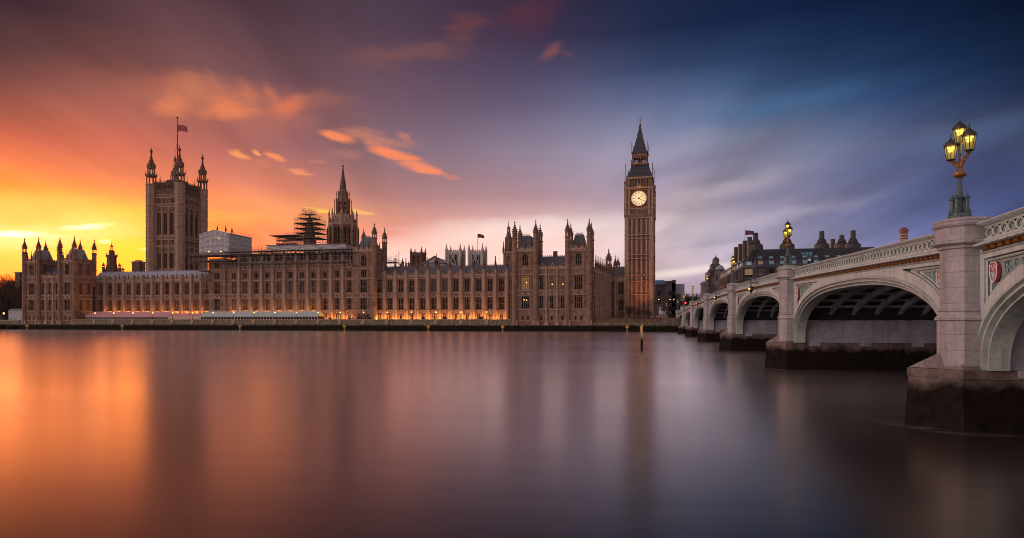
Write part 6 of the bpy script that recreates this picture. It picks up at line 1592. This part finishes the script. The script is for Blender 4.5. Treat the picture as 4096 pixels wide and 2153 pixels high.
        for i in range(8):
            a_ = i * math.pi / 4; k.tube((x + w * math.cos(a_), Y + w * math.sin(a_), zt - w), (x + w * math.cos(a_), Y + w * math.sin(a_), zt - w * .3), w * .13, 4)
        return ob
    for (px, base, top, skirt) in ((3022.5, 990, 922, 1), (3148, 988, 922, 1), (3287, 987, 915, 1), (3412, 986, 912, 1)): chim(px, Y0 + 10, base, top, 9.5, skirt)
    for (px, Y, base, top, hw) in ((2998.5, 288, 1000, 939, 9), (2979, 303, 1010, 954, 8.7), (2961, 318, 1020, 968, 8.2), (2943.5, 335, 1028, 981, 7.6), (3331, 310, 992, 947, 9), (3367, 300, 986, 931, 9)): chim(px, Y, base, top, hw, px == 3367)
    fx, fy = X0 - 1.0, 274.0; f = MB(LAMP_D); xx = xa(2980, 274); f.lathe(xx, fy, [(.14, za(1110, xx, fy)), (.08, za(916, xx, fy))], 6); f.build('flagpole', r)
    flag('flag', (xx, fy, za(922, xx, fy)), 3.4, 2.0, 'dark blurred flag beside the round chimneys', False, .15)
bronze_building()
def domed_building():
    Y = 400.0; z = lambda p: za(p, xa(2840, Y), Y); s = dep(xa(2840, Y), Y) / F; X = lambda p: xa(p, Y)
    r = thing('domed_building', (X(2850), Y, 4), 'pale and brick turreted building with round domes behind the bridge', 'building')
    mb = MB(MAUVE, DKBLD); 
    for k in range(9): mb.m = k % 2; mb.box(X(2832), X(2905), Y, Y + 18, 4 + k * 3.4, 4 + k * 3.4 + 3.4)
    mb.build('body', r)
    mb = MB(SLATE); mb.prism([(X(2862), Y - 1), (X(2905), Y - 1), (X(2905), Y + 18), (X(2862), Y + 18)], z(1110), z(1080), .6); mb.build('roof', r)
    def cupola(px, w, base, mid, top, col, label=None):
        x = X(px); W = w * s
        mb = MB(MAUVE, DKBLD); mb.lathe(x, Y, [(W, 4), (W, z(base)), (W * 1.15, z(base) + .3), (W * 1.15, z(base) + 1)], 10); o = mb.build('turret', r)
        d = MB(col); zc = z(base) + 1; h = z(mid) - zc
        d.lathe(x, Y, [(W * 1.05, zc)] + [(W * 1.0 * math.cos(a * math.pi / 14), zc + h * math.sin(a * math.pi / 14)) for a in range(7)] + [(W * .18, zc + h), (W * .2, zc + h * 1.12), (.1, z(top))], 14); d.build('dome', o)
        f = MB(UNDER)
        for i in range(8):
            a = i * math.pi / 4 + .2; f.box(x + W * 1.02 * math.cos(a) - .3, x + W * 1.02 * math.cos(a) + .3, Y + W * 1.02 * math.sin(a) - .3, Y + W * 1.02 * math.sin(a) + .3, z(base) - 6, z(base) - 2)
        f.build('window', o)
    cupola(2863.5, 12, 1046, 1030, 1019, IRONROOF); cupola(2849, 9, 1070, 1056, 1044, IRONROOF); cupola(2876, 20, 1085, 1060, 1056, LEAD); cupola(2839, 8, 1092, 1078, 1070, IRONROOF)
    # tall white banded chimney wall with round openings of sky
    mb = MB(MAUVE)
    for k in range(7):
        p = 2835 + k * 10; mb.box(X(p), X(p + 3), Y - 1.2, Y - .1, 4, z(1100 - 4 * (k % 3)))
    mb.build('pilaster', r)
    mb = MB(GLASS)
    for k in range(6):
        for q in range(4): p = 2839 + k * 10; mb.box(X(p), X(p + 4), Y - .1, Y - .02, z(1130 + q * 16), z(1121 + q * 16))
    mb.build('window', r)
    # gable turret at the left
    mb = MB(MAUVE, DKBLD); x = X(2818); mb.lathe(x, Y - 3, [(2.6, 4), (2.6, z(1142)), (3, z(1140)), (3, z(1134)), (2.2, z(1131)), (1.2, z(1127))], 10); mb.build('turret', r)
domed_building()
def block(label, pa, pb, Y, tops, m, lit=0, name='stone_block'):
    r = thing(name, (xa((pa + pb) / 2, Y), Y, 4), label, 'building')
    mb = MB(m)
    for (a, b, t, D) in tops: mb.box(xa(a, Y), xa(b, Y), Y, Y + D, 3, za(t, xa(a, Y), Y))
    mb.build('body', r)
    for (a, b, t, D) in tops:
        x0, x1 = xa(a, Y), xa(b, Y); zt = za(t, x0, Y); n = max(1, int((x1 - x0) / 3.2)); fl = int((zt - 6) / 4)
        MB(STONE_D).box(x0 - .2, x1 + .2, Y - .35, Y + .01, zt - .9, zt - .4).build('cornice', r)
        for k in range(fl):
            g = MB(GLASS, BULB, GLASS_LIT)
            for i in range(n):
                x = x0 + (x1 - x0) * (i + .5) / n; g.m = 0; g.box(x - .75, x + .75, Y - .03, Y - .005, 5 + k * 4, 7.4 + k * 4)
                if lit and k == fl - 2: g.m = 1; g.box(x - .3, x + .1, Y - .1, Y - .04, 6.8 + k * 4, 7.1 + k * 4)
            g.build('window_row', r)
    return r
bb = block('dark stone office block immediately right of the clock tower', 2612, 2725, 330, [(2612, 2660, 1135, 20), (2660, 2702, 1124, 24), (2702, 2722, 1175, 18), (2688, 2703, 1120, 6)], DKBLD, lit=1)
x0, x1 = xa(2622, 329), xa(2660, 329); z_ = za(1135, x0, 329)
MB(SKYGLASS).add([(x0, 330, z_), (x1, 330, z_), (x1, 336, z_ + 2.2), (x0, 336, z_ + 2.2)], [(0, 1, 2, 3)]).build('roof_glazing', bb)
xx = xa(2703, 331); zz_ = za(1135, xx, 331); MB(LEAD).xprism([(330.2, zz_ - 9), (346, zz_ - 9), (346, zz_), (334, zz_)], xx, xx + 4.5).build('mansard', bb)
pk = block('plain mauve rendered block low behind the river wall, right of the clock tower base', 2618, 2652, 300, [(2618, 2651, 1207, 10)], mat('mauve_render', (.24, .19, .22), .8, var=.1), name='rendered_block')
ck = thing('chimney_stack', (xa(3616, 190), 190, 4), 'red brick chimney with pale bands showing above the bridge parapet', 'chimney')
x = xa(3616, 190); z0, z1 = za(990, x, 190), za(912, x, 190)
mb = MB(BRICK, BRICKW); mb.box(x - .75, x + .75, 189.2, 190.8, 4, z1 - 1)
for k in range(6): mb.m = 1; mb.box(x - .78, x + .78, 189.17, 190.83, z1 - 2.0 - k * .75, z1 - 1.75 - k * .75)
mb.m = 0; mb.box(x - .85, x + .85, 189.1, 190.9, z1 - 1, z1 - .4); mb.build('stack', ck)
mb = MB(BRICK)
for q in (-.5, 0, .5): mb.lathe(x + q, 190, [(.2, z1 - .4), (.16, z1 + .2)], 8)
mb.build('chimney_pot', ck)
hs = MB(BRICK, SLATE); hs.box(x - 9, x + 9, 186, 200, 3, z0 - 9); hs.m = 1; hs.prism([(x - 9.4, 185.6), (x + 9.4, 185.6), (x + 9.4, 200.4), (x - 9.4, 200.4)], z0 - 9, z0 - 5, .5); hs.build('house', ck)

# stair foot with monument at the end of the bridge
mo = thing('monument', (xa(2648, 240), 240, 4.4), 'pale statue group on a pedestal at the far end of the bridge', 'monument')
x = xa(2648, 240); mb = MB(STONE_L); mb.box(x - 1.9, x + 1.9, 238.6, 242, 2, 5.6); mb.box(x - 2.2, x + 2.2, 238.3, 242.3, 5.6, 6.0); mb.build('pedestal', mo)
mb = MB(ABBEY); mb.ball((x, 240, 6.9), 1.0, 8, 6, .9); mb.lathe(x - .7, 240, [(.55, 6.3), (.5, 7.6), (.35, 8.1), (.3, 8.5)], 8); mb.ball((x - .75, 239.8, 8.8), .42, 8, 6); mb.tube((x + .8, 240, 7), (x + 1.2, 239.5, 6.1), .25, 6); mb.tube((x - .8, 240, 6.8), (x - 1.0, 239.2, 6.1), .25, 6); mb.tube((x + .9, 240.4, 7), (x + 1.5, 240.6, 7.9), .12, 5); mb.build('statue', mo)
kw = thing('stair_wall', (2, 239, 0), 'low pale stair wall and landing at the foot of the bridge', 'wall')
MB(GRANITE_D).box(xa(2650, 238), 12.6, 236.6, 240, -1, 4.6).build('landing', kw); MB(STONE_L).box(xa(2650, 238), 12.6, 236.4, 240.2, 4.6, 4.9).build('coping', kw)

# ------------------------------------------------------------------ left bank and trees
def tree(loc, h, spread, label, group, seed, dens=5, m=TWIG, lean=.0, tw=.03):
    rnd = random.Random(seed); r = thing('bare_tree', loc, label, 'tree', group)
    tr = MB(BARK); cr = MB(m)
    def grow(p, d, L, rad, lev):
        n = 3 if lev < 2 else 2; q = Vector(p); dd = d.copy()
        for k in range(n):
            nd_ = (dd + Vector((rnd.uniform(-.18, .18), rnd.uniform(-.18, .18), rnd.uniform(-.02, .14)))).normalized(); e = q + nd_ * (L / n); r2 = rad * (1 - .25 / n)
            (tr if lev < 2 else cr).tube(q, e, max(rad, tw), 5 if lev < 2 else 3, max(r2, tw)); q = e; dd = nd_; rad = r2
            if lev < dens and (k > 0 or lev > 0):
                for _ in range(2 if lev < 3 else 1):
                    a = rnd.uniform(0, 6.28); sd_ = (dd * .75 + Vector((math.cos(a), math.sin(a), .15)) * rnd.uniform(.45, .9) * spread).normalized(); grow(q, sd_, L * rnd.uniform(.55, .75), rad * .6, lev + 1)
        if lev < dens: grow(q, dd, L * .62, rad * .75, lev + 1)
    grow(Vector(loc), Vector((lean, 0, 1)), h * .42, h * .022, 0)
    tr.build('trunk', r); cr.build('crown', r); return r
TL = ['broad bare tree at the extreme left edge against the yellow sky', 'bare tree behind the grey blue hut', 'tall bare tree left of the small garden lodge chimney', 'bare tree right beside the leftmost river tower', 'lower bare tree in the dark thicket behind the garden wall', 'dark bare tree near the left edge above the roadside lamp']
for i, (p, Y, topy) in enumerate(((12, 300, 1092), (60, 275, 1122), (36, 292, 1104), (82, 285, 1110), (45, 268, 1160), (5, 272, 1150))):
    x = xa(p, Y); h = za(topy, x, Y) - ZG; tree((x, Y, ZG), h * .98, 1.15, TL[i], 'bare trees beyond the left tower', 40 + i, 5, TWIG, tw=.05)
th_ = MB(TWIG); rnd = random.Random(3)                    # tangled thicket under the trees
for k in range(9000):
    Y = rnd.uniform(262, 300); x = xa(rnd.uniform(-160, 91), Y); t = rnd.random(); zt = ZG + 16 * (1 - t * t) * rnd.uniform(.6, 1)
    b = Vector((x, Y, zt)); e = b + Vector((rnd.uniform(-1.4, 1.4), rnd.uniform(-1, 1), rnd.uniform(.3, 2.4))); th_.tube(b - Vector((0, 0, .8)), e, .09, 3, .03)
tk = th_.build('thicket', kind='stuff'); tag(tk, 'dense brown winter thicket behind the garden wall at far left', 'undergrowth')
hg = MB(BARK); hg.box(-520, XS0 - 1.5, 300, 303, ZG, ZG + 15); hg2 = hg.build('hedge_wall'); tag(hg2, 'dark overgrown boundary wall behind the thicket at far left', 'wall')
hut = thing('hut', (xa(62, 240), 240, 4.2), 'grey blue rendered hut with small square windows beside the leftmost tower', 'hut')
x0, x1 = xa(34, 240), xa(90, 240); zt = za(1243, x0, 240)
MB(HUT).box(x0, x1, 240, 246, 3.6, zt).build('wall', hut); MB(SLATE).prism([(x0 - .2, 239.8), (x1, 239.8), (x1, 246.2), (x0 - .2, 246.2)], zt, zt + .9, .8).build('roof', hut)
for k in range(3):
    for j in range(2):
        x = x0 + (x1 - x0) * (.16 + .31 * k); z = za(1250 if j == 0 else 1276, x, 240)
        f = MB(WHITE, GLASS, GLASS_LIT); f.box(x - .42, x + .42, 239.9, 239.995, z - .55, z + .5); f.m = 2 if (j == 1 and k == 2) else 1; f.box(x - .24, x + .24, 239.86, 239.9, z - .4, z + .38); f.build('window', hut)
lg = thing('garden_lodge', (xa(70, 280), 280, ZG), 'small flat topped stone lodge stack rising among the bare trees', 'building')
x0, x1 = xa(60, 280), xa(78, 280); z0, z1 = ZG, za(1092, x0, 280)
MB(STONE_D).box(x0, x1, 280, 284, z0, z1).build('stack', lg); MB(STONE_L).box(x0 - .3, x1 + .3, 279.7, 284.3, z1, z1 + .5).build('cap', lg); MB(STONE_D).box(x1 - .2, xa(91, 280), 280.5, 286, z0, za(1108, x1, 280)).build('wing', lg); MB(GLASS).box(x0 + .5, x0 + 1.3, 279.95, 279.99, z1 - 3.5, z1 - 1.5).build('window', lg)
ll = thing('lamp_post', (xa(15, 241), 241, 4.2), 'small street lamp at the far left edge before the dark trees', 'street lamp')
x = xa(15, 241); MB(LAMP_D).lathe(x, 241, [(.12, 4), (.07, 4.6), (.06, 7.2)], 6).build('post', ll); MB(BULB).ball((x, 241, 7.5), .38, 8, 6).build('globe', ll)
vn = thing('parked_van', (xa(6, 242), 242, 4.2), 'dark van mostly cut off by the left edge of the picture', 'van')
x = xa(2, 242); MB(UNDER).yprism([(x - 3, 4.5), (x + 2, 4.5), (x + 2, 5.5), (x + 1.3, 5.8), (x + .7, 6.6), (x - 3, 6.7)], 241.5, 243.4).build('body', vn); MB(GLASS).box(x - .9, x + .5, 241.46, 241.49, 5.7, 6.4).build('window', vn)
for q in (-2, 1): MB(LAMP_D).ring((x + q, 241.5, 4.5), .32, .32, .14, 12, 6, 'Y').build('wheel', vn)
for i, (p, Y, ty, l) in enumerate(((2516, 276, 1222, 'small bare tree lit orange at the left of the clock tower foot'), (2552, 273, 1232, 'small bare tree at the middle of the clock tower foot'), (2596, 275, 1236, 'low bare tree at the right corner of the clock tower foot'))):
    x = xa(p, Y); tree((x, Y, ZG), za(ty, x, Y) - ZG, 1.2, l, 'small trees at the clock tower foot', 70 + i, 4, TWIG, tw=.02)
for i, (p, Y, ty, l) in enumerate(((2742, 420, 1170, 'bare tree behind the red traffic light'), (2765, 430, 1182, 'bare tree right of the lone bridge lamp, lower of the far pair'), (2790, 425, 1176, 'bare tree just left of the domed building'))):
    x = xa(p, Y); tree((x, Y, ZG), za(ty, x, Y) - ZG, 1.25, l, 'bare trees beyond the bridge end', 80 + i, 5, TWIG, tw=.06)
